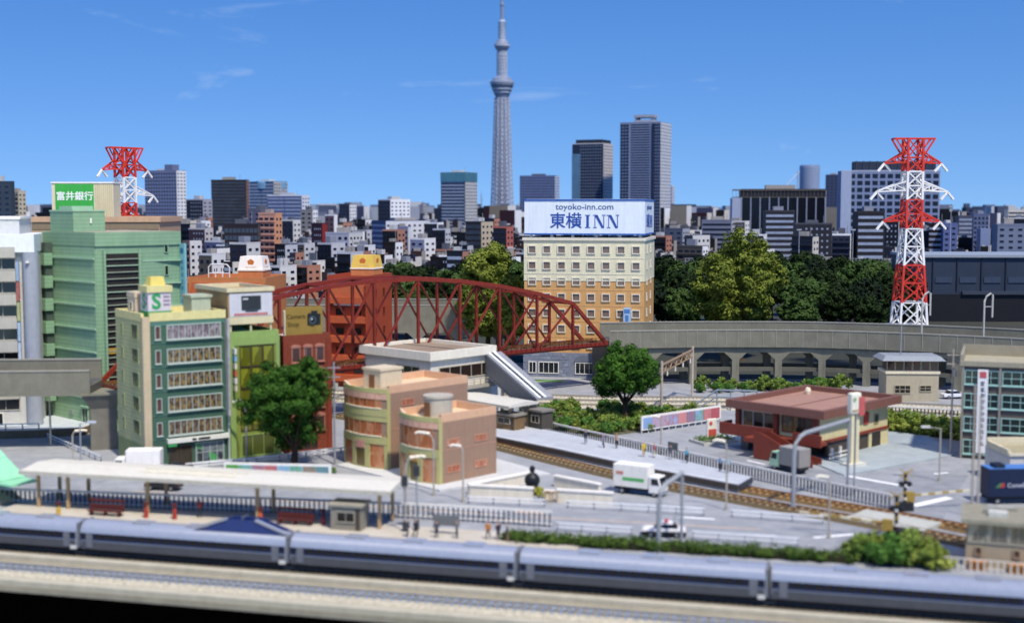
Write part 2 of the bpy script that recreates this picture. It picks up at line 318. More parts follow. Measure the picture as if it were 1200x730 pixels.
for k, (lb, off) in enumerate([('pale back track nearest the shrubs and the tree', 0), ('pale back track in the middle of the three', 5.2), ('pale back track nearest the viaduct arches', 10.4)]):
    track(lb, curved([(-40, 238 + off), (4, 231.5 + off), (20, 229 + off), (42, 227.5 + off), (68, 222 + off), (95, 212 + off)]), ballast='#b9b29c', sleeper='#d9d6c8', rail=mat('#8f8a80', .5, .1), group='three pale back tracks', bw=4.0)
track('blue grey track nearest the dark layout edge in front of the train', [tl(-120, -7.4), tl(100, -7.4)], z=-2.95, ballast='#b3ad98', sleeper='#8d98a8', rail=mat('#8f9296', .4, .1, metal=.5), bw=4.4, spacing=.9, sz=.4)
track('track under the silver express train', [tl(-120, 0), tl(100, 0)], z=-2.95, ballast='#5c564a', sleeper='#4a463e', rail=rail_grey, bw=4.0)
for off, lb in ((-3.6, 'pale low kerb wall between the train and the front track'), (-12, 'pale low kerb wall along the dark layout edge')):
    tag(MB().sweep([tl(-120, off), tl(100, off)], [(.55, -2.94), (.55, -2.4), (-.55, -2.4), (-.55, -2.94)]).build('kerb_wall', mat('#aaa591', .85, .12, .7, col2='#bab5a2')), lb, 'kerb')
# ---------------------------------------------------------------- concrete viaducts
conc = mat('#737163', .85, .08, .4, col2='#838273', bump=.12, bscale=2); conc_d = mat('#605f55', .85, .1, .5); conc_l = mat('#98968a', .85, .08, .4)
def viaduct(label, path, zb, zt, wd=9, ribs=True, back=.9, thick=.35):
    t = thing('rail_viaduct', label, 'viaduct')
    h = wd / 2; MB().sweep(path, [(h, zb), (h, zb + 1.1), (-h, zb + 1.1), (-h, zb)]).build('deck', conc_d, t)
    for sgn, top in ((-1, zt), (1, zt + back)):
        e = sgn * h; MB().sweep(path, [(e + .004 + thick * .5, zb - .3), (e + thick * .5, top), (e - thick * .5, top), (e - thick * .5, zb - .3)]).build('parapet', conc, t)
        MB().sweep(path, [(e + thick * .75, top + .004), (e + thick * .75, top + .22), (e - thick * .75, top + .22), (e - thick * .75, top + .004)]).build('coping', conc_l, t)
    if ribs:
        P = [Vector(p) for p in path]
        for a, c in zip(P[:-1], P[1:]):
            d = (c - a).normalized(); n = Vector((-d.y, d.x)); q = a - n * (h + thick * .5 + .03)
            MB().beam((q.x, q.y, zb - .25), (q.x, q.y, zt), .10, .10).build('joint_strip', conc_l, t)
    b = MB(); P = [Vector(p) for p in path]
    for o in (-2.6, -1.3, 1.3, 2.6): b.sweep(path, [(o + .06, zb + 1.3), (o + .06, zb + 1.5), (o - .06, zb + 1.5), (o - .06, zb + 1.3)])
    b.build('rails', rail_grey, t)
    return t
def pier_frame(t, c, ang, span, zb, depth=1.5):
    """two columns with haunched cross-beam carrying the deck"""
    b = MB(); ca, sa = math.cos(R(ang)), math.sin(R(ang)); rt = put('pier', None, t, (c[0], c[1], 0), (0, 0, R(ang)))
    return rt
VP = curved([(19.0, 261.2), (33, 263.2), (46, 264.0), (63, 262.8), (83, 255.5), (101, 245), (120, 230)], 6)
VR = viaduct('long curved grey concrete viaduct with arched openings behind the restaurant', VP, 7.9, 11.0)
def arch_bay(parent, p, q, zb, colw=1.5, dp=1.4):
    """portal between two column lines: columns, beam and haunches"""
    p, q = Vector(p), Vector(q); d = (q - p); L = d.length; ang = math.atan2(d.y, d.x)
    hh = zb; pts = [(0, hh), (L, hh), (L, 0), (L - colw / 2, 0), (L - colw / 2, hh - 2.6), (L - colw / 2 - 1.6, hh - 1.1), (colw / 2 + 1.6, hh - 1.1), (colw / 2, hh - 2.6), (colw / 2, 0), (0, 0)]
    b = MB(); n = len(pts)
    b.add([(x, -dp / 2, z) for x, z in pts] + [(x, dp / 2, z) for x, z in pts], [tuple(range(n)), tuple(range(2 * n - 1, n - 1, -1))] + [((i + 1) % n, i, i + n, (i + 1) % n + n) for i in range(n)])
    return b.build('arch', conc, parent, (p.x, p.y, 0), (0, 0, ang))
def along(path, off):
    P = [Vector(p) for p in path]; out = []
    for i, p in enumerate(P):
        d = (P[min(i + 1, len(P) - 1)] - P[max(i - 1, 0)]).normalized(); out.append(p + Vector((-d.y, d.x)) * off)
    return out
def resample(path, step):
    P = [Vector(p) for p in path]; out = [P[0].copy()]; acc = 0
    for a, c in zip(P[:-1], P[1:]):
        d = c - a; L = d.length; s = step - acc
        while s <= L: out.append(a + d.normalized() * s); s += step
        acc = (acc + L) % step
    return out
for off in (-3.3, 3.3):
    pts = resample(along(VP, off), 8.8)
    for a, c in list(zip(pts[:-1], pts[1:])): arch_bay(VR, a, c, 7.58)
    MB().sweep([(p.x, p.y) for p in along(VP, off)], [(.3, 2.6), (.3, 3.4), (-.3, 3.4), (-.3, 2.6)]).build('tie_beam', conc_d, VR)
VL = viaduct('short pale concrete viaduct end entering from the left edge', [(-130, 186.5), (-100, 188.4), (-80, 189.7), (-62.5, 190.9)], 8.6, 11.9, 7, ribs=False)
b = MB(); b.prism([(-1.9, -2.2), (1.9, -2.2), (1.9, 2.2), (-1.9, 2.2)], 0, 6.2); b.prism([(-1.9, -2.2), (1.9, -2.2), (1.9, 2.2), (-1.9, 2.2)], 6.2, 8.3, [(-3.1, -3.2), (2.6, -3.2), (2.6, 3.2), (-3.1, 3.2)])
pr_ = thing('bridge_pier', 'dark grey flared concrete pier under the left end of the red bridge', 'pier', (-61.5, 190.6, 0), 20)
b.build('shaft', mat('#77746a', .85, .15, .5), pr_); MB().box(-3.2, -3.3, 8.304, 2.7, 3.3, 8.58).build('cap', conc, pr_)
VB = viaduct('straight grey viaduct seen through the red bridge behind the orange block', [(-62, 303), (-30, 301), (0, 299.5), (24, 298)], 8.3, 13.2, 8)
for k in range(7): arch_bay(VB, (-60 + k * 9.5, 299 - k * .5), (-50.5 + k * 9.5, 298.5 - k * .5), 8.0)
# ---------------------------------------------------------------- red truss bridge
def truss_bridge():
    red = mat('#72261a', .5, .12, 1.5, col2='#84301f'); redd = mat('#602015', .55, .12)
    A = Vector((-59.6, 191.4)); B = Vector((19.1, 256.2)); L = (B - A).length; ang = math.degrees(math.atan2(B.y - A.y, B.x - A.x))
    t = thing('truss_bridge', 'long dark red steel truss railway bridge with bowed top chord', 'bridge', (A.x, A.y, 0), ang)
    N = 11; pl = L / N; zb = 8.6
    hs = [0] + [8.6 + 6.2 * math.sin(math.pi * (i - 1) / (N - 2)) ** .9 for i in range(1, N)] + [0]
    for side, y in ((0, 0), (1, 7.0)):
        bot = [(i * pl, y, zb) for i in range(N + 1)]; top = [(i * pl, y, zb + hs[i]) for i in range(N + 1)]
        MB().beam(bot[0], bot[-1], .55, .95).build('bottom_chord', red, t)
        for i in range(1, N - 1): MB().beam(top[i], top[i + 1], .6, .7).build('top_chord', red, t)
        for i in (1, N - 1): MB().beam(top[i], bot[0 if i == 1 else N], .6, .65).build('end_post', red, t)
        for i in range(1, N): MB().beam((top[i][0], y, zb + .48), (top[i][0], y, top[i][2] - .36), .42, .5).build('vertical_post', red, t)
        for i in range(1, N - 1):
            if side == 0 or i % 2: MB().beam(top[i + 1], bot[i], .36, .3).build('diagonal', red, t)
            if side == 1 or i % 2 == 0: MB().beam(top[i], bot[i + 1], .28, .3).build('diagonal', redd, t)
    for i in range(1, N):
        MB().beam((i * pl, .3, zb + hs[i] - .1), (i * pl, 6.7, zb + hs[i] - .1), .35, .3).build('cross_strut', red, t)
        if i < N - 1:
            MB().beam((i * pl, .3, zb + hs[i]), ((i + 1) * pl, 6.7, zb + hs[i + 1]), .22, .22).build('wind_brace', redd, t); MB().beam((i * pl, 6.7, zb + hs[i] - .25), ((i + 1) * pl, .3, zb + hs[i + 1] - .25), .22, .22).build('wind_brace', redd, t)
    for i in range(N + 1): MB().beam((i * pl, .25, zb - .15), (i * pl, 6.75, zb - .15), .4, .6).build('floor_beam', redd, t)
    MB().box(.2, 1.0, zb + .2, L - .2, 6.0, zb + .35).build('deck', mat('#6a5647', .9, .2), t)
    b = MB(); x = .4
    while x < L: b.box(x, 1.2, zb + .354, x + .3, 5.8, zb + .5); x += .75
    tag(b.build('sleepers', mat('#7a6a5a', .9, .2), t), kind='stuff')
    for y in (1.6, 2.9, 4.1, 5.4): MB().box(.1, y - .07, zb + .504, L - .1, y + .07, zb + .68).build('rail', railm, t)
    b = MB(); x = 0
    while x < L: b.beam((x, -.45, zb - .1), (x, -.45, zb + 1.35), .07); x += 1.2
    tag(b.build('railing_posts', redd, t), kind='stuff'); MB().beam((0, -.45, zb + 1.39), (L, -.45, zb + 1.39), .08).build('handrail', redd, t); MB().box(0, -.62, zb - .15, L, -.3, zb - .02).build('walkway', redd, t)
truss_bridge()
MB()
bp2 = thing('bridge_abutment', 'grey concrete support under the right end of the red bridge', 'pier', (20.3, 260.2, 0), 32); MB().box(-1.2, -5, 0, 2, 5, 7.5).build('shaft', conc_d, bp2)
# ---------------------------------------------------------------- street buildings on the left
white = mat('#e9e7df', .6, .05); cream = mat('#e3d9bd', .65, .06); dark = mat('#22201f', .5, .2); greym = mat('#8f9294', .6, .08)
def office_tower():
    t = thing('office_building', 'olive and teal office block with yellow parapet and a green S sign cube', 'building', (-50.4, 174.1, 0), 35)
    W, D, H = 11.8, 11.5, 21.2
    teal = mat('#42614f', .6, .06, .5, siding=.56); olive = mat('#b4b482', .6, .06, .5, siding=.56); yel = mat('#d2ca8e', .6, .06); tan = mat('#bfae8e', .65, .06); frame = mat('#a9b5ab', .5, .05)
    MB().box(.02, 0, 0, W, D, H - .8).build('wall', teal, t); MB().box(-.06, .55, 0, .018, D, H - .8).build('side_wall', olive, t); MB().box(-.14, -.14, 0, .9, .55, H - .2).build('corner_column', tan, t)
    MB().box(.4, .4, H - .796, W - .4, D - .4, H - .7).build('roof', mat('#d9d29c', .8, .1), t)
    b = MB(); b.box(.9, -.1, H - .796, W + .1, .3, H + .35); b.box(-.1, D - .3, H - .796, W + .1, D, H + .3); b.box(-.1, .56, H - .796, .3, D - .3, H + .3); b.box(W - .3, .3, H - .796, W + .1, D - .3, H + .3); b.build('parapet', yel, t)
    MB().box(.9, -.06, H - 1.5, W, -.002, H - .8).build('cornice', mat('#4d7566', .6, .06), t)
    shop = interior('#4a3a26', '#7a6640', '#8d7848', '#5a4a38', '#6d5e54', '#756a5e', '#3f3426', scale=2.2); sh2 = interior('#6a5a60', '#85777e', '#958a8e', '#5a4c52', scale=2.2)
    dk = glass('#17181c', .45, .3); rust = mat('#5c3c34', .4, .3, 1)
    for k in range(5):
        z = 4.35 + k * 3.35
        o = window(t, 'F', 7.2, z, 7.9, 2.1, frame, sh2 if k == 4 else shop, nx=9, fr=.14, sill=.25)
        window(t, 'F', 2.0, z + .1, .8, 1.9, frame, rust, fr=.1, sill=.12); MB().box(.02, -.09, z - .45, W, -.003, z - .3).build('ledge', mat('#4d7566', .6, .06), t)
        window(t, 'L', 3.1, z + .05, 2.6, 2.1, mat('#8d9672', .6), dk, nx=3, fr=.12).location.x = -.06; window(t, 'L', 8.6, z + .2, .7, 1.7, mat('#8d9672', .6), dk, fr=.1).location.x = -.06
    MB().box(2.9, -.7, 3.35, W + .1, -.003, 3.95).build('shop_fascia', mat('#dcdccf', .6), t); tag(MB().box(6.4, -.74, 3.5, 7, -.704, 3.8).box(7.3, -.74, 3.5, 9, -.704, 3.8).build('fascia_print', dark, t))
    MB().box(2.95, -.62, 2.9, 4.2, -.004, 3.34).build('shop_awning', mat('#3fa05a', .6), t)
    window(t, 'F', 4.9, .1, 3.4, 2.8, mat('#4a4438', .6), glass('#3a3226'), nx=2, name='shop_entrance'); window(t, 'F', 9.2, .1, 4.2, 2.9, frame, interior('#5c666c', '#343a3e', '#4c9a58', '#757d80', scale=.8), nx=4, ny=2, name='shop_window')
    MB().box(-.09, .9, 0, -.062, D, 3.2).build('plinth', mat('#7d8c5c', .6, .06), t)
    MB().cyl(W + .25, -.2, 0, H - 1.5, .18, 8).build('drain_pipe', frame, t); MB().box(W - .1, -1.1, 6.5, W + .25, -.1, 20.3).build('vertical_sign', mat('#b9b8b4', .5, .25, .8, col2='#8d8b8a'), t)
    # rooftop: sign cube with the S mark, tank boxes
    s = MB().box(1.2, 1.2, H - .69, 4.4, 4.3, H + 3.1).build('sign_cube', mat('#cfc6cc', .5, .05), t); MB().box(1.1, 1.1, H - .68, 4.5, 4.4, H + .5).build('sign_base', mat('#3f9a55', .5, .06), s)
    MB().box(1.0, 1.0, H + 3.104, 4.6, 4.5, H + 4).build('sign_cap', yel, s); MB().prism([(1.7, 1.7), (3.9, 1.7), (3.9, 3.8), (1.7, 3.8)], H + 4.004, H + 5.2, [(1.9, 1.9), (3.7, 1.9), (3.7, 3.6), (1.9, 3.6)]).build('sign_top', mat('#d2c26a', .6, .06), s)
    gm = mat('#2e9a58', .5, .05)
    text(s, 'S', 2.9, (2.35, 1.17, H + 1.75), gm, bold=.09); text(s, 'S', 2.9, (1.17, 2.9, H + 1.75), gm, rot=(90, 0, -90), bold=.09)
    pg = mat('#8d7f92', .5, .2, 3)
    for k in range(3): MB().box(3.35, 1.165, H + 2.3 - k * .55, 4.25, 1.197, H + 2.6 - k * .55).build('sign_print', pg, s)
    for k in range(2): MB().box(1.165, 1.5, H + 2.0 - k * .6, 1.197, 2.1, H + 2.4 - k * .6).build('sign_print', pg, s)
    MB().box(.8, 5.4, H - .69, 4.2, 8.6, H + 2.2).box(.7, 5.3, H + 2.204, 4.3, 8.7, H + 2.9).build('stair_hut', mat('#c9b89f', .65), t); window(t, 'L', 7.0, H + .3, 1.2, 1.3, cream, glass(), fr=.12).location.x = .8
    MB().box(8.2, 3.2, H - .69, 11.0, 6.6, H + 2).box(8.0, 3.0, H + 2.004, 11.2, 6.8, H + 2.35).build('plant_box', mat('#a9b29c', .65), t)
office_tower()
def lime_building():
    t = thing('shop_building', 'lime green framed shop block with olive curtain glass and a rooftop screen box', 'building', (-40.2, 181.2, 0), 35); W, D, H = 7.6, 12, 18.3
    lime = mat('#88a25a', .55, .06); ol = mat('#7d8a3e', .6, .08)
    shell(t, W, D, H, ol, lime, mat('#b5cf86', .7)); MB().box(-.08, -.08, 0, .75, .0, H - .82).box(W - .5, -.08, 0, W + .08, 0, H - .82).build('frame_pillars', lime, t); MB().box(.752, -.1, H - 2, W - .502, -.003, H - .82).build('frame_header', lime, t)
    gl = interior('#6b7020', '#7f8526', '#5a5e1c', '#8d9236', scale=.3); br = mat('#3a2a1c', .6)
    for k in range(4):
        for i in range(3): window(t, 'F', 2.35 + i * 1.78, 3.9 + k * 3.1, 1.7, 3.0, br, gl, fr=.11, dep=.1)
    window(t, 'F', 4.1, .15, 5.2, 3.2, lime, glass('#4c5420'), nx=3, name='shop_entrance')
    for k, c in enumerate(['#c8c8c4', '#7da9c9', '#c9c4b4', '#b8604a', '#cfcfc8', '#c4bfa8']): MB().box(.3, -1.1, 15.2 - k * 1.05, .62, -.12, 16 - k * 1.05).build('projecting_sign', mat(c, .5, .15, 3), t)
    # rooftop box with screen
    s = put('screen_box', None, t, (0, .6, H)); tan = mat('#cfc6a2', .65, .06)
    b = MB(); b.box(.3, .5, .9, 7.2, 12.5, 5.6); b.build('wall', mat('#a48a62', .7, .08), s); MB().box(.28, .38, .95, 7.22, .498, 2.0).build('band', tan, s)
    MB().box(.5, .36, 2.05, 7.1, .497, 5.4).build('sign_face', mat('#c4c6cc', .5, .04), s)
    b = MB(); b.box(.1, .2, 5.604, 7.4, .6, 6.2); b.box(.1, 12.2, 5.604, 7.4, 12.7, 6.2); b.box(.1, .6, 5.604, .5, 12.2, 6.2); b.box(7, .6, 5.604, 7.4, 12.2, 6.2); b.build('parapet', tan, s)
    for x in (.6, 3.7, 6.8): MB().box(x, .6, -.75, x + .25, .85, .9).build('leg', tan, s)
    MB().box(2.3, .30, 2.95, 5.3, .355, 5.0).build('screen', glass('#26282c', .3), s); MB().box(2.5, .27, 4.45, 3.3, .296, 4.7).build('screen_caption', mat('#b9bcc0', .5), s); MB().box(2.9, .28, 2.72, 4.8, .34, 2.9).build('screen_foot', glass('#26282c', .3), s)
    b = MB()
    for k in range(13): b.box(1.2 + k * .4, .31, 2.2, 1.5 + k * .4, .357, 2.52)
    tag(b.build('red_lettering', mat('#b9564a', .5, .1), s), kind='stuff')
lime_building()
def brick_building():
    t = thing('brick_building', 'narrow red brown brick block with a rooftop camera sign', 'building', (-33.4, 185.9, 0), 35); W, D, H = 7.7, 9, 17.3
    br = mat('#74331f', .75, .15, 2.2, bump=.3, bscale=8, col2='#844028', siding=.4); brd = mat('#7b3421', .75, .12, 2)
    shell(t, W, D, H, br, br, mat('#c9c8c0', .8), par=.7); MB().box(-.05, -.12, 0, .6, 0, H - .71).box(W - .7, -.12, 0, W + .05, 0, H - .71).build('pilasters', brd, t)
    fm = mat('#a8725e', .65, .08); pane = interior('#5b4744', '#6f5a58', '#4a3836', '#7a6a6a', scale=.6)
    for k in range(4):
        for i in range(3):
            window(t, 'F', 1.95 + i * 1.95, 2.9 + k * 3.45, 1.4, 2.2, fm, pane, fr=.12, sill=.18)
            b = MB(); c = 1.95 + i * 1.95; zz = 5.12 + k * 3.45
            b.extr_y([(c - .85, zz), (c + .85, zz), (c + .6, zz + .34), (c, zz + .46), (c - .6, zz + .34)], -.18, .02); b.build('window_arch', fm, t)
    window(t, 'F', 3.6, .05, 3.6, 2.6, brd, glass('#2c2420'), nx=3, name='shop_entrance')
    s = put('camera_sign', None, t, (.9, 1.2, H))
    b = MB(); pts = [(0, 0), (6.1, 0), (6.1, 4.1), (5.9, 4.3), (.5, 4.3), (.1, 4.1), (0, 3.6)]; b.extr_y(pts, 0, .35); b.build('board', mat('#8c7434', .5, .08, .6), s, (0, 0, -.25)); MB().extr_y([(-.12, -.12), (.0, -.12), (.0, 3.9), (-.12, 3.7)], -.05, .4).build('edge_trim', cream, s, (0, 0, -.25))
    tm = mat('#3b3014', .5); text(s, 'Camera', .95, (1.75, -.02, 2.6), tm); text(s, 'Shop', .95, (1.3, -.02, 1.45), tm)
    cb = MB(); cb.box(3.6, -.1, 1.3, 5.7, -.004, 2.9); cb.box(4.2, -.1, 2.9, 5.2, -.004, 3.35); cb.box(3.75, -.1, 2.9, 4.1, -.004, 3.05); cb.build('camera_body', mat('#1e2326', .4), s)
    for r_, y0, c in ((.78, -.16, '#14181a'), (.6, -.2, '#4d5960'), (.42, -.23, '#1a2024')): MB().pipe([(4.35, y0, 2.0), (4.35, -.104, 2.0)], r_, 20).build('camera_lens', mat(c, .3), s)
    MB().pipe([(4.2, -.26, 2.15), (4.2, -.232, 2.15)], .14, 12).build('lens_glint', mat('#c4ccd0', .3), s)
    MB().box(.6, .1, -.68, .8, .3, -.26).box(5, .1, -.68, 5.2, .3, -.26).build('sign_leg', greym, s)
brick_building()
def mint_building():
    t = thing('mint_building', 'tall mint green department store with ledges and a dark louvre bay', 'building', (-66.0, 203.0, 0), 48); W, D, H = 15.4, 16.5, 32.0
    mint = mat('#84a785', .6, .06, .4, siding=.62); mintd = mat('#90b28e', .6, .06, .4, siding=.62); mintl = mat('#9abb9c', .6, .06)
    # slightly bowed front on the right-hand street side
    arc = [(0, 0), (W * .33, -.55), (W * .66, -.55), (W, 0), (W, D), (0, D)]
    MB().prism(arc, 0, H - 2.2).build('wall', mint, t); MB().box(-.14, .1, 0, -.003, D, H - 2.2).build('side_wall', mintd, t)
    arc2 = [(-.2, -.2), (W * .33, -.8), (W * .66, -.8), (W + .2, -.2), (W + .2, D + .2), (-.2, D + .2)]; MB().prism(arc2, H - 2.19, H).build('roof_band', mint, t); MB().prism([(x * .96 + .3, y * .94 + .5) for x, y in arc], H + .003, H + .06).build('roof', mat('#a59d88', .8, .2, .4), t)
    for k in range(7):
        z = 5.2 + k * 3.75
        MB().box(-.42, .2, z, -.145, D - .4, z + .28).build('ledge', mintl, t)
    for k in range(7):                                # stepped balconies on the far left edge of the side wall
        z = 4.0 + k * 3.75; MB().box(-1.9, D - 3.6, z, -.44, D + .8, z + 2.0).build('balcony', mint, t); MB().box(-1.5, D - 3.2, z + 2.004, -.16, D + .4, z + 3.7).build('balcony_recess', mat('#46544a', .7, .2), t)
    # louvre bay
    bay = MB().box(1.3, -.62, 5, 7.2, -.3, H - 3.4).build('louvre_bay', mat('#2a2722', .6, .25, .5), t)
    for k in range(22):
        z = 5.6 + k * 1.05; MB().box(1.35, -.85, z, 7.15, -.625, z + .16).build('louvre', mat('#8f9a86', .6, .1) if k % 4 else mat('#9bb59a', .6), bay)
    MB().box(1.35, -.8, 12.6, 7.1, -.622, 13.5).build('fascia_sign', mat('#b08f3c', .5, .15), bay)
    for x in (1.0, 7.25): MB().box(x, -.8, 0, x + .3, -.2, H - 2.8).build('bay_jamb', mintd, t)
    for k in range(7): window(t, 'F', 12.6, 6 + k * 3.75, .8, 1.7, mintd, glass(), fr=.12).location.y = -.32
    for k in range(6): MB().extr_y([(8, 8.4 + k * 3.75), (W, 8.4 + k * 3.75), (W, 8.6 + k * 3.75), (8, 8.6 + k * 3.75)], -.62, -.2).build('ledge', mintl, t)
    window(t, 'L', 4.2, 1.0, 1.9, 2.6, mintl, glass('#2b3034'), nx=2, sill=.2).location.x = -.14; MB().box(-.5, 3.0, 3.7, -.145, 5.4, 3.9).build('window_hood', mintl, t)
    MB().box(-.32, 8, 2.2, -.145, 9.1, 2.9).box(-.32, 2.2, 1.6, -.145, 2.9, 2.2).build('wall_vent', mat('#8c9a8f', .6), t)
    MB().box(-.16, 0, 0, -.145, D, .5).build('plinth', mat('#cfd2cc', .7), t)
    p = put('penthouse', None, t, (0, 0, H)); MB().box(.3, 7.2, .07, 6.0, 14.6, 3.3).build('wall', mint, p); MB().box(.2, 7.1, 3.304, 6.1, 14.7, 3.55).build('coping', mintl, p); MB().box(1.4, 9.5, 3.554, 5.2, 13.6, 4.2).build('plant_box', mintl, p); MB().box(3.2, 7.0, 1.4, 3.5, 7.09, 2.2).build('lamp_bracket', white, p)
    MB().box(9, 4, .07, 13, 9, .9).build('roof_duct', mat('#a38d74', .8, .2), t)
    v = MB().box(W - .1, -1.6, 12, W + .3, -.12, H - 2).build('vertical_sign', mat('#7fb4bd', .5, .05), t); tag(v, 'pale blue vertical sign on the right edge of the wall'); MB().pipe([(W - .14, -.86, H - 3.2), (W - .105, -.86, H - 3.2)], .5, 16).build('sign_mark', mat('#2f6f93', .5), v)
    for k in range(11): MB().box(W - .13, -1.15 + .06 * (k % 2), H - 5.3 - k * 1.1, W - .103, -.55, H - 4.7 - k * 1.1).build('sign_print', mat('#4d8fa5', .5), v)
mint_building()
def white_office():
    t = thing('white_office_building', 'white and grey office block cut by the left edge with black ribbon windows', 'building', (-96, 199.5, 0), 13); W, D, H = 20.4, 16, 31.5
    gr = mat('#b5b2a6', .6, .06); pale = mat('#dfe3e6', .5, .04)
    MB().box(0, 0, 0, W, D, H - 1).build('wall', mat('#c4c4be', .6, .05), t); MB().box(-.3, -.9, H - 2.6, W + .1, D, H + .2).build('roof_band', mat('#e4eaee', .5, .04), t); MB().box(0, 2.5, H + .204, W - 2.5, D, H + 2.6).build('penthouse', mat('#c2c4c2', .6), t); MB().box(-.1, 2.3, H + 2.604, W - 2.3, D, H + 3).build('penthouse_cap', white, t)
    for k in range(7):
        z = 3.6 + k * 3.75; f = window(t, 'F', 8.9, z, 17.4, 1.9, gr, glass('#15181c', .1), nx=8, fr=.14, name='ribbon_window'); MB().box(.1, -.95, z + 1.95, 17.6, -.004, z + 3.65).build('spandrel', gr, t)
    MB().lathe([(1.25, 0), (1.25, H - 2.65)], 20, W - .6, -.2).build('corner_column', mat('#9ea4ad', .45, .06), t)
    for k, c in enumerate(['#8fa7c4', '#a9615a', '#a7ad7a', '#9db4cc', '#b3c3d2', '#b57a66']): MB().box(W - 2.7, -1.2, 24.4 - k * 3.2, W - 2.3, -.2, 27.4 - k * 3.2).build('sign_panel', mat(c, .5, .15, 2), t)
    window(t, 'F', 8, .1, 14, 3.2, white, glass('#12140f'), nx=6, name='entrance'); MB().lathe([(.3, 0), (.3, .3)], 8, W - .9, -1.6).build('wall_lamp', white, t, (0, 0, 27.2))
white_office()
def bank():
    t = thing('bank_building', 'beige bank with a green rooftop sign behind the mint store', 'building', (-91.0, 243, 0), 2); W, D, H = 24, 18, 34.2
    shell(t, W, D, H, mat('#b79a78', .65, .06), mat('#c9a684', .65, .06), mat('#b9a488', .8), par=1.0, over=.3)
    MB().box(.1, -.1, H - 2.4, W - .1, -.003, H - 1.4).build('dark_band', mat('#8a7a62', .65), t)
    s = put('roof_sign', None, t, (0, 0, H - .7)); MB().box(3.6, 1, 0, 15.2, 6, 7.0).build('board', mat('#d9cfae', .6, .04), s)
    for k in range(9): MB().box(11.9 + k * .37, .9, .05, 12.0 + k * .37, .997, 6.9).build('rib', mat('#c4b993', .6), s)
    MB().box(3.5, .85, 7.004, 15.3, 6.1, 7.3).build('cap', white, s); g = MB().box(4.3, .88, .1, 11.5, .996, 6.9).build('green_face', mat('#3faa46', .45, .05), s)
    text(s, '富井銀行', 1.75, (7.95, .86, 4.5), mat('#eef3ea', .5), bold=.035)
    b = MB(); r = random.Random(3)
    for k in range(16): x = 4.5 + k * .43; b.box(x, .86, .12, x + .3, .876, .6 + r.random() * 1.4)
    tag(b.build('skyline_print', mat('#8fcf86', .5, .1), s), kind='stuff')
bank()
def orange_block(label, loc, rz, W, D, H, cap_hex, cap_loc, balc=True, lower='#c07a4a', wall='#9c4428'):
    t = thing('apartment_block', label, 'building', loc, rz); om = mat(wall, .65, .07, .6); od = mat('#8c3a22', .65, .08)
    shell(t, W, D, H, om, om, mat('#b5694a', .8), par=.9)
    for k in range(5):
        z = 1.2 + k * 3.9
        if balc: MB().box(.2, -1.1, z, W - .4, -.004, z + 1.3).build('balcony', mat('#ad5432', .65, .06), t)
        for i in range(2): window(t, 'F', W * (.3 + .42 * i), z + 1.35, 2.0, 1.7, od, glass('#231a18'), fr=.14)
        for i in range(2): window(t, 'R', 3.4 + i * 4.6, z + 1.3, 1.2, 1.5, od, glass('#2a2422'), W=W, fr=.12)
    if balc: MB().box(1.6, -.62, H - 6.0, W - 1.5, -.51, H - 4.9).build('white_sign', mat('#dcdcdc', .5, .2, 3), t)
    for x in (0, W - .35): MB().box(x, -1.12, 0, x + .35, -.01, H - 1).build('pilaster', om, t)
    MB().extr_y([(.1, H - 4.6), (W - .1, H - 4.6), (W - 1.1, H - .95), (1.1, H - .95)], -.5, -.006).build('gable_panel', mat('#b5603c', .65), t)
    s = put('roof_sign', None, t, (cap_loc[0], cap_loc[1], H - .8)); s.scale = (.86, .86, .8); a, c = 2.9, 2.9
    MB().box(-a, -a, 0, a, a, 2.4).build('base', mat(lower, .65), s); MB().box(-a - .15, -a - .15, 2.404, a + .15, a + .15, 2.75).build('rim', mat('#efeada', .6), s)
    MB().prism([(-a, -a), (a, -a), (a, a), (-a, a)], 2.754, 5.9, [(-a + .45, -a + .45), (a - .45, -a + .45), (a - .45, a - .45), (-a + .45, a - .45)]).build('cap', mat(cap_hex, .55, .04), s)
    em = mat('#c9763a', .5)
    for rz_, ax in ((0, 0), (90, 1)):       # pentagon flower emblem on two faces
        b = MB(); pts = [(.82 * math.sin(2 * math.pi * k / 10) * (1 if k % 2 == 0 else .86), 4.45 + .82 * math.cos(2 * math.pi * k / 10) * (1 if k % 2 == 0 else .86)) for k in range(10)]
        b.extr_y(pts, -a + .16, -a + .30); b.build('emblem', em, s, rot=(0, 0, R(rz_)))
        MB().box(-1.2, -a + .04, 3.2, 1.2, -a + .14, 3.36).build('emblem_caption', mat('#d9b48c', .5), s, rot=(0, 0, R(rz_)))
    return t
orange_block('bright orange apartment block with yellow capped roof sign seen through the red bridge', (-37.2, 257.2, 0), -15, 9.0, 13, 22.4, '#e0bd57', (6.2, 6.0))
ob2 = orange_block('orange roofed block with a white capped roof sign behind the lime shop block', (-62.5, 246, 0), -6, 15.5, 14, 22.6, '#eee9de', (11.6, 5.5), balc=False, wall='#b87a4a')
b = MB()
for x in (0, 1.4, 2.8, 4.2): b.pipe([(x, 0, 0), (x, 0, 3.2 - (.5 if x in (0, 4.2) else 0))], .12, 6)
b.pipe([(0, 0, 2.6), (.5, 0, 3.2), (3.7, 0, 3.2), (4.2, 0, 2.6)], .14, 6); b.pipe([(0, 0, 1.5), (4.2, 0, 1.5)], .1, 6)
b.build('roof_rail', mat('#d5d8da', .5), ob2, (3.2, 3, 21.75))
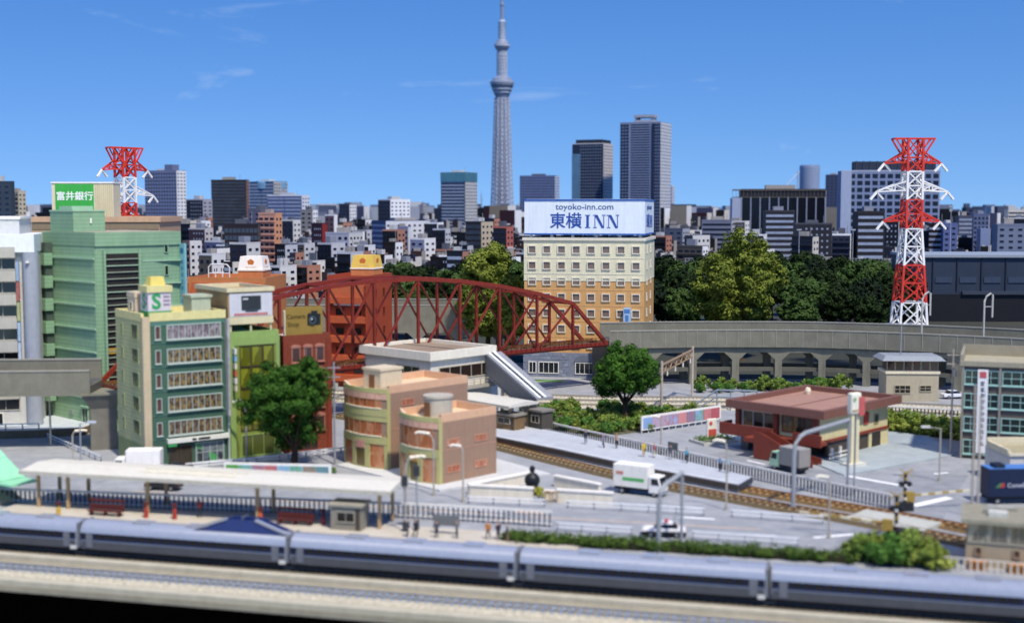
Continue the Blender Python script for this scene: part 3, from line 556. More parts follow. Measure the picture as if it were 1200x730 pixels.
# ---------------------------------------------------------------- hotel
def hotel():
    W, D, H = 25.6, 20, 29.6
    t = thing('hotel', 'cream and ochre nine storey hotel with a blue and white rooftop sign box', 'building', (2.6, 272.6, 0), -12)
    cr_ = mat('#e0dab8', .65, .04, .5); oc = mat('#d0a165', .65, .05, .5); fr = mat('#dfd8c4', .6, .03); pn = interior('#6d5d52', '#5d4f47', '#7a6a5e', '#64574e', scale=.25)
    zc = 20.6
    MB().box(0, 0, 5.2, W, D, zc).build('wall', oc, t); MB().box(-.06, -.06, zc + .003, W + .06, D + .06, H - .6).build('wall', cr_, t); MB().box(-.1, -.1, zc - .12, W + .1, D + .1, zc).build('string_course', fr, t)
    b = MB(); b.box(-.35, -.35, H - .597, W + .35, .3, H); b.box(-.35, D - .3, H - .597, W + .35, D + .35, H); b.box(-.35, .3, H - .597, .3, D - .3, H); b.box(W - .3, .3, H - .597, W + .35, D - .3, H); b.build('parapet', fr, t)
    MB().box(.31, .31, H - .59, W - .31, D - .31, H - .5).build('roof', mat('#b5b3aa', .8), t)
    for k in range(7):
        z = 6.1 + k * 3.35
        for i in range(8): window(t, 'F', 1.75 + i * 3.16, z, 1.8, 1.75, fr, pn, fr=.2, dep=.22).location.y = -.06 if z > zc - 1 else 0
        for i in range(2): window(t, 'R', 5 + i * 7.5, z, 1.6, 1.7, fr, glass('#4a433c'), W=W, fr=.2).location.x = W + (.06 if z > zc - 1 else 0)
        if k: MB().box(.1, -.12 if z > zc else -.05, z - .95, W - .1, -.063 if z > zc else -.003, z - .85).build('storey_joint', fr if z > zc else mat('#d9b074', .65), t)
    # ground floor in blue grey stone
    st = mat('#7c8494', .8, .12, 1.5, bump=.2, bscale=5); MB().box(-.15, -.2, 0, W + .1, D, 5.197).build('stone_base', st, t)
    for r_ in range(7):
        x = -.1 + (r_ % 2) * .45
        while x < 9.0:
            if not (2.0 < x < 7.7 and .4 < r_ * .72 < 3.3): MB().box(x, -.27, .1 + r_ * .72, x + .86, -.204, .1 + r_ * .72 + .66).build('stone', st if (int(x * 7) + r_) % 3 else mat('#8b93a3', .8, .12, 1.5), t)
            x += .92
    for u, ww in ((1.9, 1.7), (5.4, 4.4), (13.6, 5.0)):
        window(t, 'F', u, .7, ww, 2.5, white, glass('#20262c'), nx=max(2, int(ww)), fr=.16, name='entrance' if u > 10 else 'shop_window').location.y = -.27 if u < 10 else -.2
    b = MB(); b.extr_y([(10.8, 3.3), (16.4, 3.3), (16.0, 4.2), (14.8, 4.75), (12.4, 4.75), (11.2, 4.2)], -.4, -.202); b.build('entrance_arch', mat('#6a7282', .8), t)
    sg = MB().box(21.4, -1.1, 11.2, 22.9, -.06, 15.0).build('projecting_sign', mat('#a8c3dc', .5, .1), t); MB().box(21.55, -1.13, 13.9, 22.75, -1.104, 14.7).box(21.8, -1.13, 11.6, 22.5, -1.104, 13.5).build('sign_print', mat('#4f7fb5', .5), sg)
    # sign box on legs
    s = put('roof_sign', None, t, (0, 0, H)); bl = mat('#2f5fae', .45, .04); wf = mat('#dfe9f2', .45, .02)
    for x in (1, 5.5, 10, 15, 20, 24.3):
        for y in (.8, D - 2.2): MB().box(x, y, -.5, x + .6, y + .6, .9).build('leg', mat('#d9d9d2', .6), s)
    for x in (3.2, 8.6): MB().box(x, 2.6, -.5, x + 3, 4, .7).build('roof_vent', mat('#6d6a66', .7), s)
    MB().box(0, .2, .904, W, D - 1, 7.7).build('box_face', wf, s); MB().box(-.1, .1, .6, W + .1, D - .9, .9).build('edge_band', bl, s); MB().box(-.1, .1, 7.704, W + .1, D - .9, 8.05).build('edge_band', bl, s); MB().box(.3, .5, 8.054, W - .3, D - 1.3, 8.12).build('top_sheet', mat('#b9c0bc', .6), s)
    lm = mat('#2d4f9e', .4, .02)
    def serif(parent, x0, z0, h, rotz, loc):
        b = MB(); y0, y1 = -.05, -.004; hx = .62
        def I(x): b.box(x, y0, z0, x + .52, y1, z0 + h); b.box(x - .3, y0, z0, x - .002, y1, z0 + .16); b.box(x + .522, y0, z0, x + .82, y1, z0 + .16); b.box(x - .3, y0, z0 + h - .16, x - .002, y1, z0 + h); b.box(x + .522, y0, z0 + h - .16, x + .82, y1, z0 + h)
        def N(x):
            b.box(x, y0, z0, x + .16, y1, z0 + h); b.box(x + 1.86, y0, z0, x + 2.02, y1, z0 + h); b.extr_y([(x - .02, z0 + h), (x + .62, z0 + h), (x + 2.02, z0), (x + 1.5, z0)], y0 - .01, y1 - .003)
            b.box(x - .3, y0, z0, x - .002, y1, z0 + .15); b.box(x + .162, y0, z0, x + .46, y1, z0 + .15); b.box(x + 1.56, y0, z0 + h - .15, x + 1.858, y1, z0 + h); b.box(x + 2.022, y0, z0 + h - .15, x + 2.32, y1, z0 + h); b.box(x - .35, y0, z0 + h - .15, x - .03, y1, z0 + h)
        I(x0); N(x0 + 1.75); N(x0 + 4.65); b.build('lettering', lm, parent, loc, (0, 0, R(rotz)))
    text(s, '東横', 3.45, (8.9, .17, 3.35), lm, bold=.05); serif(s, 13.3, 2.05, 2.75, 0, (0, .2, 0)); text(s, 'toyoko-inn.com', 1.72, (12.9, .17, 6.45), mat('#4d6590', .4), bold=.02, sx=1.12)
    text(s, '東横', 3.0, (W + .03, 6.2, 3.35), lm, rot=(90, 0, 90), bold=.05); serif(s, 8.6, 2.05, 2.6, 90, (W, 0, 0)); text(s, 'toyoko-inn.com', 1.5, (W + .03, 9, 6.4), mat('#4d6590', .4), rot=(90, 0, 90), bold=.02)
hotel()
tag(MB().box(0, 0, 0, 12, 3, .05).build('lawn_strip', mat('#6f9a58', .9, .2, 2), None, (-1.5, 264.6, .03), (0, 0, R(-12))), kind='structure')
# ---------------------------------------------------------------- peach twin shops
def peach(label, loc, rz, W, D, H, storeys, round_hut, sign_hex):
    t = thing('corner_shop', label, 'shop', loc, rz); pk = mat('#9a7d67', .65, .05, .5); yg = mat('#b3ae74', .65, .05, .6); pl = mat('#dcc0a0', .6, .04); rim = mat('#d3aa88', .6, .05)
    def arcpts(bulge, n=10, pad=0): return [(-bulge * math.sin(math.pi * i / n) - pad, D - (D) * i / n) for i in range(n + 1)]
    foot = arcpts(.95) + [(W, 0), (W, D)]
    MB().prism(foot, 0, H - 1.05).build('wall', pk, t)
    # parapet ring: dips in the middle of the bowed front
    n = 10; b = MB(); ap = arcpts(.95)
    for i in range(n):
        (x0, y0), (x1, y1) = ap[i], ap[i + 1]; d0 = .75 * math.sin(math.pi * i / n); d1 = .75 * math.sin(math.pi * (i + 1) / n); zb = H - 1.046
        b.add([(x0, y0, zb), (x1, y1, zb), (x1 + .35, y1, zb), (x0 + .35, y0, zb), (x0, y0, H - d0), (x1, y1, H - d1), (x1 + .35, y1, H - d1), (x0 + .35, y0, H - d0)], [(0, 1, 2, 3), (4, 7, 6, 5), (0, 4, 5, 1), (2, 6, 7, 3)])
    b.build('curved_parapet', pl, t); b = MB(); b.box(.35, 0, H - 1.046, W, .3, H); b.box(.35, D - .3, H - 1.046, W, D, H); b.box(W - .3, .3, H - 1.046, W, D - .3, H); b.build('parapet', rim, t)
    MB().prism([(-.5, D - .9), (-.5, .9), (.2, .32), (W - .32, .32), (W - .32, D - .32), (.2, D - .32)], H - 1.04, H - .98).build('roof', mat('#d9bf9c', .8, .05), t)
    hp = storeys - 1; fh = (H - 4.0) / hp
    def curved_band(z0, z1, out, m, name, i0=0, i1=10, par=None):
        b = MB(); a = arcpts(.95, 20, out); c = arcpts(.95, 20, -.25); q = a[i0 * 2:i1 * 2 + 1]; r_ = c[i0 * 2:i1 * 2 + 1]
        return b.prism(q + r_[::-1], z0, z1).build(name, m, par or t)
    curved_band(H - 1.9, H - 1.05, .10, mat('#d8aa90', .6), 'fascia'); curved_band(0, .35, .06, yg, 'plinth')
    wp = interior('#a8643f', '#b57650', '#9a5a3c', '#ba8560', scale=.8)
    for k in range(hp):
        z = 3.6 + k * fh; curved_band(z, z + 1.05, .14, yg, 'spandrel'); g = curved_band(z + 1.06, z + fh - .9 + .2, .03, wp, 'ribbon_window', 1, 9); curved_band(z + 1.055, z + 1.2, .2, mat('#e6dfc0', .6), 'sill', 1, 9, g); curved_band(z + fh - .72, z + fh - .02, .1, yg, 'lintel')
        a = arcpts(.95, 20, .08)
        for i in range(4, 18, 3): MB().cyl(a[i][0], a[i][1], z + 1.06, z + fh - .7, .05, 6).build('mullion', mat('#a8764f', .6), g)
    a = arcpts(.95, 20, .1)
    for (i, j) in ((0, 1), (6, 8), (12, 14), (19, 20)):
        MB().prism(a[i:j + 1] + [(.2, a[j][1]), (.2, a[i][1])], .36, 3.6).build('pillar', yg, t)
    a = arcpts(.95, 20, .02)
    for (i, j, c) in ((1, 6, wp), (8, 12, glass('#6b5a34')), (14, 19, wp)): MB().prism(a[i:j + 1] + [(.1, a[j][1]), (.1, a[i][1])], .36, 3.59).build('shop_window', c, t)
    i = arcpts(.95, 20, .16); MB().prism(i[8:13] + [(.1, i[12][1]), (.1, i[8][1])], 2.9, 3.9).build('shop_sign', mat(sign_hex, .5, .15, 3), t)
    MB().box(-.12, -.06, 0, .5, -.003, H - 1.1).build('corner_strip', yg, t); MB().box(.5, -.035, H * .48, W, -.003, H * .48 + .1).build('storey_joint', mat('#b98b74', .65), t)
    wm = mat('#c08f72', .6); wg = interior('#b4755a', '#a3664c', '#c99a80', scale=1)
    for z in ([1.2, 4.7] if storeys == 2 else [4.8, 8.4]):
        for u in (W * .24, W * .72): window(t, 'F', u, z + .3, 2.3, .95, wm, wg, nx=3, fr=.1, dep=.08)
    if round_hut: MB().lathe([(1.9, H - .99), (1.9, H + 1.5), (2.05, H + 1.5), (2.05, H + 1.8)], 24, W * .36, D * .55).build('stair_hut', mat('#b3ad9d', .65, .05), t, smooth=True)
    else: MB().box(1.6, D * .35, H - .97, 5.6, D * .35 + 3.6, H + 1.6).box(1.45, D * .35 - .15, H + 1.604, 5.75, D * .35 + 3.75, H + 1.95).build('stair_hut', mat('#cdbfa2', .65, .05), t)
    hx = (W * .36 - 1.95, D * .55) if round_hut else (1.6, D * .35 + 1.8); MB().box(hx[0] - .08, hx[1] - .55, H - .96, hx[0] + .05, hx[1] + .55, H + 1.0).build('hut_door', mat('#7a5538', .6), t)
peach('taller three storey peach shop with a bowed yellow green front and square roof hut', (-17.0, 173.0, 0), 47, 15.5, 9.2, 11.7, 3, False, '#c98f80')
peach('lower two storey peach shop with a bowed yellow green front and round roof hut', (-9.4, 163.6, 0), 45, 10.3, 7.9, 9.3, 2, True, '#b8873c')
pv = MB(); pv.prism([(-24.6, 176.5), (-9.2, 160.4), (5.2, 170.6), (-6, 186), (-14, 188)], 0, .22); struct(pv.build('pavement', mat('#c4c6c4', .85, .08, .6)))
# ---------------------------------------------------------------- station over the tracks
def station():
    t = thing('station_building', 'cream overhead station hall with brown flat roof and dark window band', 'station', (-13.3, 207.5, 0), 47); W, D, H = 15.2, 17.5, 12.4
    st = mat('#dad4c2', .6, .04, .5); cs = mat('#e6e0cc', .6, .04)
    MB().box(.5, .5, 0, W - .5, D - .5, H - 1.4).build('wall', st, t)
    b = MB(); b.box(-.2, -.2, H - 1.396, W + .2, .45, H); b.box(-.2, D - .45, H - 1.396, W + .2, D + .2, H); b.box(-.2, .45, H - 1.396, .45, D - .45, H); b.box(W - .45, .45, H - 1.396, W + .2, D - .45, H); b.build('roof_fascia', cs, t)
    MB().box(.451, .451, H - 1.39, W - .451, D * .52, H - .55).build('roof_panel', mat('#8f7d6a', .75, .08, .5), t); MB().box(.451, D * .52 + .15, H - 1.39, W - .451, D - .451, H - .55).build('roof_panel', mat('#94836f', .75, .08, .5), t); MB().box(W * .62, .46, H - .546, W * .64, D - .46, H - .5).build('roof_seam', dark, t)
    window(t, 'F', 8.6, 7.4, 12.6, 2.3, mat('#b8b09c', .6), glass('#2b211b'), nx=5, fr=.16, name='window_band').location.y = .5
    window(t, 'L', 6.0, 7.6, 6.0, 2.2, mat('#b8b09c', .6), glass('#2b2520'), nx=3, fr=.16).location.x = .5
    MB().box(1.5, -.8, 5.6, W - .5, .45, 6.1).build('walkway_slab', mat('#a7a396', .7), t)
    for k in range(10): MB().box(1.6 + k * 1.55, -.75, 6.104, 1.68 + k * 1.55, -.67, 7.1).build('rail_post', mat('#8d8a80', .6), t)
    MB().box(1.5, -.78, 7.104, W - .5, -.64, 7.22).box(1.5, -.76, 6.6, W - .5, -.66, 6.68).build('handrail', mat('#a7a396', .6), t)
    for u in (4.2, 7.4, 10.6): window(t, 'F', u, 3.2, 2.0, 1.7, cs, glass('#39424a'), nx=2, fr=.14).location.y = .5
    MB().box(W - .49, 1.0, 0, W + 2.8, 6.5, 7.2).build('stair_base_wall', mat('#e2e2da', .6, .04), t)
    for u in (2.4, 4.2): window(t, 'R', u, 2.2, 1.0, 1.8, greym, glass('#39424a'), W=W + 2.8, fr=.12)
    # roofed stair down to the right
    s = put('roofed_stair', None, t, (W - 2.2, .3, 0), (0, 0, R(-102)))
    def slab(x0, z0, x1, z1, y0, y1, th): return MB().add([(x0, y0, z0), (x1, y0, z1), (x1, y1, z1), (x0, y1, z0), (x0, y0, z0 + th), (x1, y0, z1 + th), (x1, y1, z1 + th), (x0, y1, z0 + th)], [(0, 3, 2, 1), (4, 5, 6, 7), (0, 1, 5, 4), (1, 2, 6, 5), (2, 3, 7, 6), (3, 0, 4, 7)])
    slab(0, 10.9, 15.0, 4.9, 0, 3.4, .4).build('stair_roof', mat('#8d9094', .5, .06), s); slab(.05, 11.31, 15.0, 5.31, .5, .95, .08).build('stripe', mat('#e8ecee', .4), s); slab(.05, 11.31, 15.0, 5.31, 1.05, 1.4, .06).build('stripe', mat('#26282c', .4), s); slab(.05, 11.31, 15.0, 5.31, 1.6, 2.1, .08).build('stripe', mat('#e8ecee', .4), s)
    slab(0, 7.9, 14.9, 1.9, .1, .25, 2.9).build('side_panel', mat('#77797a', .5, .06), s); slab(0, 7.3, 14.9, 1.2, .3, 3.0, .35).build('flight', mat('#8d9094', .6), s)
    for x, z in ((4.2, 5.4), (10.4, 3.0)): MB().box(x, .4, 0, x + .4, .8, z).box(x, 2.4, 0, x + .4, 2.8, z).build('support', mat('#d5d3c8', .6), s)
station()
# ---------------------------------------------------------------- restaurant on stilts
def restaurant():
    t = thing('restaurant', 'flat roofed family restaurant on stilts with red brown balcony and outside stair', 'restaurant', (43.7, 178.4, 0), 45); W, D, H = 21.0, 15.5, 7.5
    rd = mat('#7d3a2b', .6, .07, .6); fas = mat('#7a5448', .6, .06); bei = mat('#cfc596', .65, .05, .6); rf = mat('#a37e6c', .7, .07, .5)
    MB().box(.9, .9, 2.5, W - .9, D - .9, H - 1.2).build('wall', bei, t)
    b = MB(); b.box(-.6, -.6, H - 1.196, W + .6, .2, H); b.box(-.6, D - .2, H - 1.196, W + .6, D + .6, H); b.box(-.6, .2, H - 1.196, .2, D - .2, H); b.box(W - .2, .2, H - 1.196, W + .6, D - .2, H); b.build('roof_fascia', fas, t)
    MB().box(.202, .202, H - 1.19, W - .202, D - .202, H - .75).build('roof', rf, t); MB().box(.3, D * .5, H - .746, W - .3, D * .5 + .2, H - .68).build('roof_seam', fas, t); MB().lathe([(.4, 0), (.5, .5), (.35, 1.0), (.1, 1.1)], 12, W - 4, D - 2.5).build('roof_vent', cream, t, (0, 0, H - .74))
    # left (road) face: balcony band, dining windows, red posts
    gl = interior('#3d3022', '#8a7448', '#5a4a34', '#2c2620', '#a89868', scale=.5)
    for u, ww in ((11.2, 5.6), (4.4, 5.6)): window(t, 'L', u, 3.6, ww, 2.5, rd if u < 9 else mat('#d8d4c6', .5), gl, nx=3, fr=.16, name='dining_window').location.x = .9
    for y in (1.0, 7.6, 14.2): MB().box(.2, y, 2.4, .85, y + .7, H - 1.2).build('red_post', rd, t)
    MB().box(-1.0, -.3, 2.5, .88, D + .8, 3.0).build('balcony_floor', rd, t); MB().box(-1.3, 7.4, 2.4, -1.02, D + 1.2, 4.1).build('balcony_wall', rd, t); MB().box(-1.0, D + .9, 2.4, 1.6, D + 1.2, 4.1).build('balcony_wall', rd, t); MB().box(-1.3, -.6, 2.4, -1.02, 4.0, 4.1).build('balcony_wall', rd, t)
    # outside stair
    def stair(x0, x1): return MB().add([(x0, 8.8, .15), (x0, .9, 0), (x0, -.9, 0), (x0, -.9, 1.0), (x0, 1.0, 1.25), (x0, 7.6, 3.9), (x0, 8.8, 3.9), (x1, 8.8, .15), (x1, .9, 0), (x1, -.9, 0), (x1, -.9, 1.0), (x1, 1.0, 1.25), (x1, 7.6, 3.9), (x1, 8.8, 3.9)], [(0, 1, 2, 3, 4, 5, 6), (13, 12, 11, 10, 9, 8, 7)] + [(i, (i + 1) % 7, (i + 1) % 7 + 7, i + 7) for i in range(7)])
    stair(-3.9, -3.7).build('stair_side', rd, t); stair(-1.6, -1.4).build('stair_side', rd, t)
    for k in range(12): MB().box(-3.69, .6 + k * .62, 0.02 + k * .18, -1.61, 1.22 + k * .62, .2 + k * .18).build('step', mat('#9c5442', .65), t)
    MB().box(-3.9, 8.81, 2.3, -1.02, 10.6, 2.9).build('landing', rd, t)
    for x, y in ((1.2, 13.2), (1.2, 9), (9, 13), (9, 9), (19, 13)): MB().box(x, y, 0, x + 1.3, y + 1.3, 2.49).build('stilt', mat('#77706a', .7), t)
    # right face: beige wall, store room below, windows
    MB().box(14.5, .8, 0, W - .8, D - 1, 2.49).build('store_wall', bei, t); MB().box(15.3, .74, 0, W - 3.2, .797, 2.3).build('store_door', mat('#35302c', .6), t); MB().box(3.0, .95, 0, 14.4, 1.3, 2.4).build('parking_shade_wall', mat('#4a443e', .7), t)  # dark parking wall stands in for the shade under the raised floor
    window(t, 'F', 16.6, 3.6, 1.3, 1.4, mat('#9a8f6a', .6), glass('#4a5048'), fr=.12).location.y = .9; MB().box(12.9, .7, 3.9, 14.2, .897, 5.6).build('red_poster', mat('#b3453a', .5, .2, 2), t)
    MB().box(-.5, .6, 2.505, W - 1, .896, 2.9).build('base_band', rd, t)
    for x in (2.2, 4.4): MB().box(x, -.4, 0, x + .3, -.1, 1.9).build('porch_post', white, t)
    MB().box(1.2, -.6, .5, 8, -.45, .62).box(1.2, -.6, 1.1, 8, -.45, 1.22).build('porch_rail', white, t)
restaurant()
ap = MB(); ap.prism([(29.6, 197), (41.8, 181.5), (44.6, 169.6), (64.5, 184), (66, 205), (44, 222)], 0, .2); struct(ap.build('pavement', mat('#98a2a6', .85, .08, .3, col2='#a9b4b6')))
def rsign():
    t = thing('restaurant_sign', 'tall cream pole sign with round topped white and red head beside the restaurant', 'sign', (47.6, 176.2, .2), 30)
    MB().box(-1.6, -.9, 0, 1.6, .9, .35).build('base', mat('#cfcdbf', .7), t); MB().box(-.75, -.25, .354, -.2, .25, 7.2).build('post', mat('#d8cfa8', .6), t); MB().box(.2, -.25, .354, .75, .25, 7.2).build('post', mat('#d8cfa8', .6), t)
    MB().box(-1.0, -.5, 7.204, .9, .5, 10.2).build('head', mat('#e6e2cc', .55), t, bevel=.25); MB().box(.3, -.62, 7.0, 1.35, -.504, 9.6).build('red_panel', mat('#c05f5a', .5, .2, 2), t); MB().pipe([(-.5, -.56, 9.3), (-.5, -.502, 9.3)], .3, 14).build('round_mark', mat('#8fae84', .5), t); MB().box(-.9, -.55, 7.6, .2, -.502, 7.9).build('print', mat('#b9a27c', .5), t)
rsign()
def rentry():
    t = thing('entrance_sign', 'small cream and red standing sign in a planted island by the restaurant', 'sign', (30.4, 194.6, 0), 25)
    MB().box(-2.6, -2.4, 0, 3.6, 1.8, .45).build('planter', mat('#b3b4ae', .8), t); put('shrubs', cloud_mesh('shrubs', [(x, y, .75, .5) for x in (-1.9, -1.0, 0, 1, 2, 2.9) for y in (-1.7, -.8, 0, .9)], 40, .13, 5, leafmat('#4c6a30', '#6f8a45')), t)
    MB().box(-.3, .2, .45, 1.5, .6, 3.6).build('board', mat('#e8e4d6', .5), t, bevel=.15); MB().box(-.1, .14, .9, 1.3, .197, 2.0).build('red_print', mat('#c4574c', .5, .2, 3), t); MB().pipe([(.3, .14, 2.9), (.3, .196, 2.9)], .3, 12).build('round_mark', mat('#c4574c', .5), t)
rentry()
def mural(label, p, q, h, cols, zb=.5):
    p, q = Vector(p), Vector(q); d = q - p; L = d.length; t = thing('mural_fence', label, 'billboard', (p.x, p.y, 0), math.degrees(math.atan2(d.y, d.x)))
    MB().box(0, 0, zb, L, .25, zb + h).build('board', white, t); n = len(cols)
    for i, c in enumerate(cols): MB().box(.3 + (L - .6) * i / n, -.05, zb + .25, .3 + (L - .6) * (i + 1) / n - .05, -.004, zb + h - .3).build('picture_panel', mat(c, .5, .35, 1.1, col2=cols[(i * 3 + 1) % n]), t)
    k = 0
    while k < L: MB().box(k, .05, 0, k + .15, .2, zb - .004).build('post', mat('#cfcdc4', .6), t); k += L / 12
mural('colourful mural board on a white fence below the large tree', (20.7, 202.0), (35.2, 213.6), 2.3, ['#7f9cc9', '#8fb0d6', '#a9b4c9', '#b8757a', '#c98a8a', '#5f86a8', '#6d9a72', '#b5666a', '#a94f56'])
mural('green and red low mural board behind the front platform roof', (-38.6, 169.2), (-24.0, 167.6), 1.5, ['#4f9a48', '#62a650', '#c0625e', '#b5777a', '#7ba7bd', '#8fb3c9', '#5c8f72', '#6d8ba8'])
# ---------------------------------------------------------------- fences and guardrails
def picket(label, path, h=1.5, sp=.6, rail='#dcdad2', post='#23272e', z=0, group=None):
    t = thing('picket_fence', label, 'fence', (0, 0, 0), 0, group); P = [Vector(p) for p in path]; b = MB()
    for q in resample(path, sp): b.cbox(q.x, q.y, z, .16, .16, h - .12)
    tag(b.build('pickets', mat(post, .7, .1), t), kind='stuff')
    MB().sweep(path, [(.12, z + h - .12), (.12, z + h + .12), (-.12, z + h + .12), (-.12, z + h - .12)]).build('top_rail', mat(rail, .6), t); MB().sweep(path, [(.08, z + .25), (.08, z + .4), (-.08, z + .4), (-.08, z + .25)]).build('bottom_rail', mat(rail, .6), t)
picket('long dark picket fence with pale top rail behind the middle platform', curved([(4.8, 204.6), (9, 198.6), (19.9, 184.2), (30, 170.4), (37, 161.2), (45.4, 150.8)]), 1.7, .55)
picket('dark picket fence with pale rail behind the front platform', curved([(-63, 154.6), (-50.7, 152.6), (-15, 147.0), (4.5, 142.4)]), 1.7, .6)
picket('dark picket fence at the foot of the restaurant side tracks', curved([(50, 225), (66, 221.5), (92, 211)]), 1.4, .6)
def guard(label, p, q, h=1.0, sp=3.0, c='#e6e8ea', group='white guardrails along the front road'):
    p, q = Vector(p), Vector(q); d = q - p; L = d.length; t = thing('guardrail', label, 'guardrail', (p.x, p.y, 0), math.degrees(math.atan2(d.y, d.x)), group); n = max(2, round(L / sp))
    for i in range(n + 1): x = min(max(L * i / n, .08), L - .08); MB().box(x - .08, .01, 0, x + .08, .2, h - .1).build('post', mat('#8a9098', .6), t)
    MB().box(0, -.1, h - .16, L, .006, h + .02).box(0, -.08, h - .55, L, .006, h - .45).build('rail', mat(c, .5, .05), t)
guard('white guardrail below the left memorial wall', (-5.4, 153.6), (4.0, 151.8)); guard('white guardrail below the right memorial wall', (6.6, 151.3), (22.5, 147.4)); guard('white guardrail right of the gantry lamp', (25.5, 146.6), (35.5, 143.5))
guard('white guardrail behind the hedge left of the police car', (5.0, 140.6), (13.2, 138.4)); guard('white guardrail behind the hedge right of the police car', (19.6, 136.8), (30.5, 133.8)); guard('white guardrail above the front fence near the lamp pair', (-9.6, 147.9), (-.8, 145.8))
guard('white guardrail on the pavement before the green office tower', (-45, 174.0), (-33, 180.0), .9); guard('white guardrail beside the tree under the brick block', (-32, 181), (-20.5, 189), .9)
guard('white guardrail on the left side road beside the white van', (-72.5, 197.5), (-58.5, 179.5), .9, 2.2); guard('white rail on the raised pavement of the mint store', (-92, 196.6), (-74.4, 199.3), 2.2, 2.4)
sidew = MB(); sidew.prism([(-110, 193), (-74, 198.5), (-67.8, 200.6), (-66.5, 215), (-110, 215)], 0, 1.2); struct(sidew.build('pavement', mat('#7d6c54', .85, .15)))
struct(MB().prism([(-110, 193.3), (-74, 198.8), (-68.1, 200.8), (-66.8, 214.7), (-110, 214.7)], 1.204, 1.25).build('pavement', mat('#b9c2c8', .85, .08)))
# ---------------------------------------------------------------- middle platform
pm = MB(); pm.prism([(-11.5, 202.5), (-2.6, 193.8), (6.2, 184.2), (17.2, 171.2), (28.7, 159.6), (31.2, 164.2), (19.9, 180.6), (8.6, 195.8), (-3.0, 209.5)], .004, 1.1)
plat = thing('railway_platform', 'long grey station platform with a dark edge beside the warm track', 'platform'); pm.build('slab', mat('#a9aeb4', .85, .08, .4, col2='#b9bec4'), plat)
MB().sweep([(-11.4, 202.25), (-2.6, 193.6), (6.2, 184.0), (17.2, 171.0), (28.6, 159.45)], [(.2, .3), (.2, 1.0), (-.1, 1.0), (-.1, .3)]).build('dark_edge', mat('#4c453e', .8, .15), plat)
MB().sweep([(-11.4, 202.8), (-2.4, 194.3), (6.5, 184.6), (17.5, 171.7), (28.7, 160.2)], [(.2, 1.104), (.2, 1.115), (-.2, 1.115), (-.2, 1.104)]).build('edge_line', mat('#cfd2d2', .8), plat); MB().beam((28.85, 159.6, .75), (31.2, 164.0, .75), .2, .7).build('end_ramp_board', mat('#3c424a', .7), plat)
def canopy(label, loc, rz, L, Wd, z, posts, n=2):
    t = thing('platform_canopy', label, 'canopy', loc, rz); w_ = mat('#d0cdc0', .55, .04, .5)
    MB().add([(0, 0, z), (L, 0, z), (L, Wd, z + .05), (0, Wd, z + .05), (0, 0, z + .3), (L, 0, z + .3), (L, Wd * .5, z + .7), (0, Wd * .5, z + .7), (L, Wd, z + .35), (0, Wd, z + .35)], [(0, 1, 2, 3), (4, 5, 6, 7), (7, 6, 8, 9), (0, 4, 5, 1), (3, 2, 8, 9), (0, 3, 9, 7, 4), (1, 5, 6, 8, 2)]).build('roof', w_, t)
    MB().box(-.1, -.12, z - .12, L + .1, -.004, z + .32).build('front_gutter', mat('#b9b5a6', .6), t)
    for x in posts:
        for y in (Wd * .2, Wd * .8): MB().box(x - .17, y - .17, 0, x + .17, y + .17, z - .02).build('post', mat('#b89a6e', .6, .08), t)
        MB().box(x - .12, .3, z - .24, x + .12, Wd - .3, z - .004).build('cross_beam', mat('#b89a6e', .6), t)
    return t
canopy('white canopy roof on tan posts over the middle platform below the station stair', (-10.2, 208.6, 1.1), -47, 14.2, 6.6, 3.6, (1.2, 6.8, 13.0))
cf = canopy('long white canopy roof on tan posts over the front platform', (-58.6, 150.3, .2), TA, 46.5, 7.2, 4.3, (1.5, 5.5, 16, 30.0, 44.8))
MB().box(15, 3.0, 4.86, 28, 3.5, 5.1).box(15, 1.6, 4.62, 27, 3.0, 4.9).build('roof_patch', mat('#d5cfb9', .6, .08), cf)
pf = MB(); pf.sweep([tl(-64, 0), tl(6, 0)], [(3.2, .005), (3.2, .2), (9.2, .2), (9.2, .005)]); fp = thing('railway_platform', 'front station platform of tan grey concrete beside the express train', 'platform'); pf.build('slab', mat('#b3ab98', .85, .1, .3, col2='#bfbab0'), fp)
def kiosk(label, loc, rz, sx=2.4, sy=1.8, h=2.3, c='#7a6a52', roof='#5f574c', nm='kiosk', cat='kiosk'):
    t = thing(nm, label, cat, loc, rz); MB().box(-sx / 2, -sy / 2, 0, sx / 2, sy / 2, h).build('wall', mat(c, .65, .1), t); MB().box(-sx / 2 - .25, -sy / 2 - .25, h + .004, sx / 2 + .25, sy / 2 + .25, h + .3).build('roof', mat(roof, .7, .1), t)
    window(t, 'F', 0, .9, sx * .6, h * .45, mat('#aaa596', .6), glass('#2f2a24'), nx=2, fr=.08).location.y = -sy / 2; MB().box(sx * .32, -sy / 2 - .05, .05, sx * .46, -sy / 2 - .004, h - .3).build('door', mat('#4a4236', .6), t)
kiosk('brown waiting hut under the middle canopy', (-.4, 201.0, 1.1), -40, 4.2, 2.6, 2.2, '#7a6244', '#8a857a'); kiosk('dark grey shelter at the shrub end of the middle platform', (4.6, 201.6, 1.1), -47, 3.0, 2.4, 2.7, '#4f4b42', '#7f7a70')
kiosk('grey vending hut at the right end of the front platform', (-18.2, 141.2, .2), TA, 3.6, 2.4, 2.7, '#8a8576', '#a39d8c')
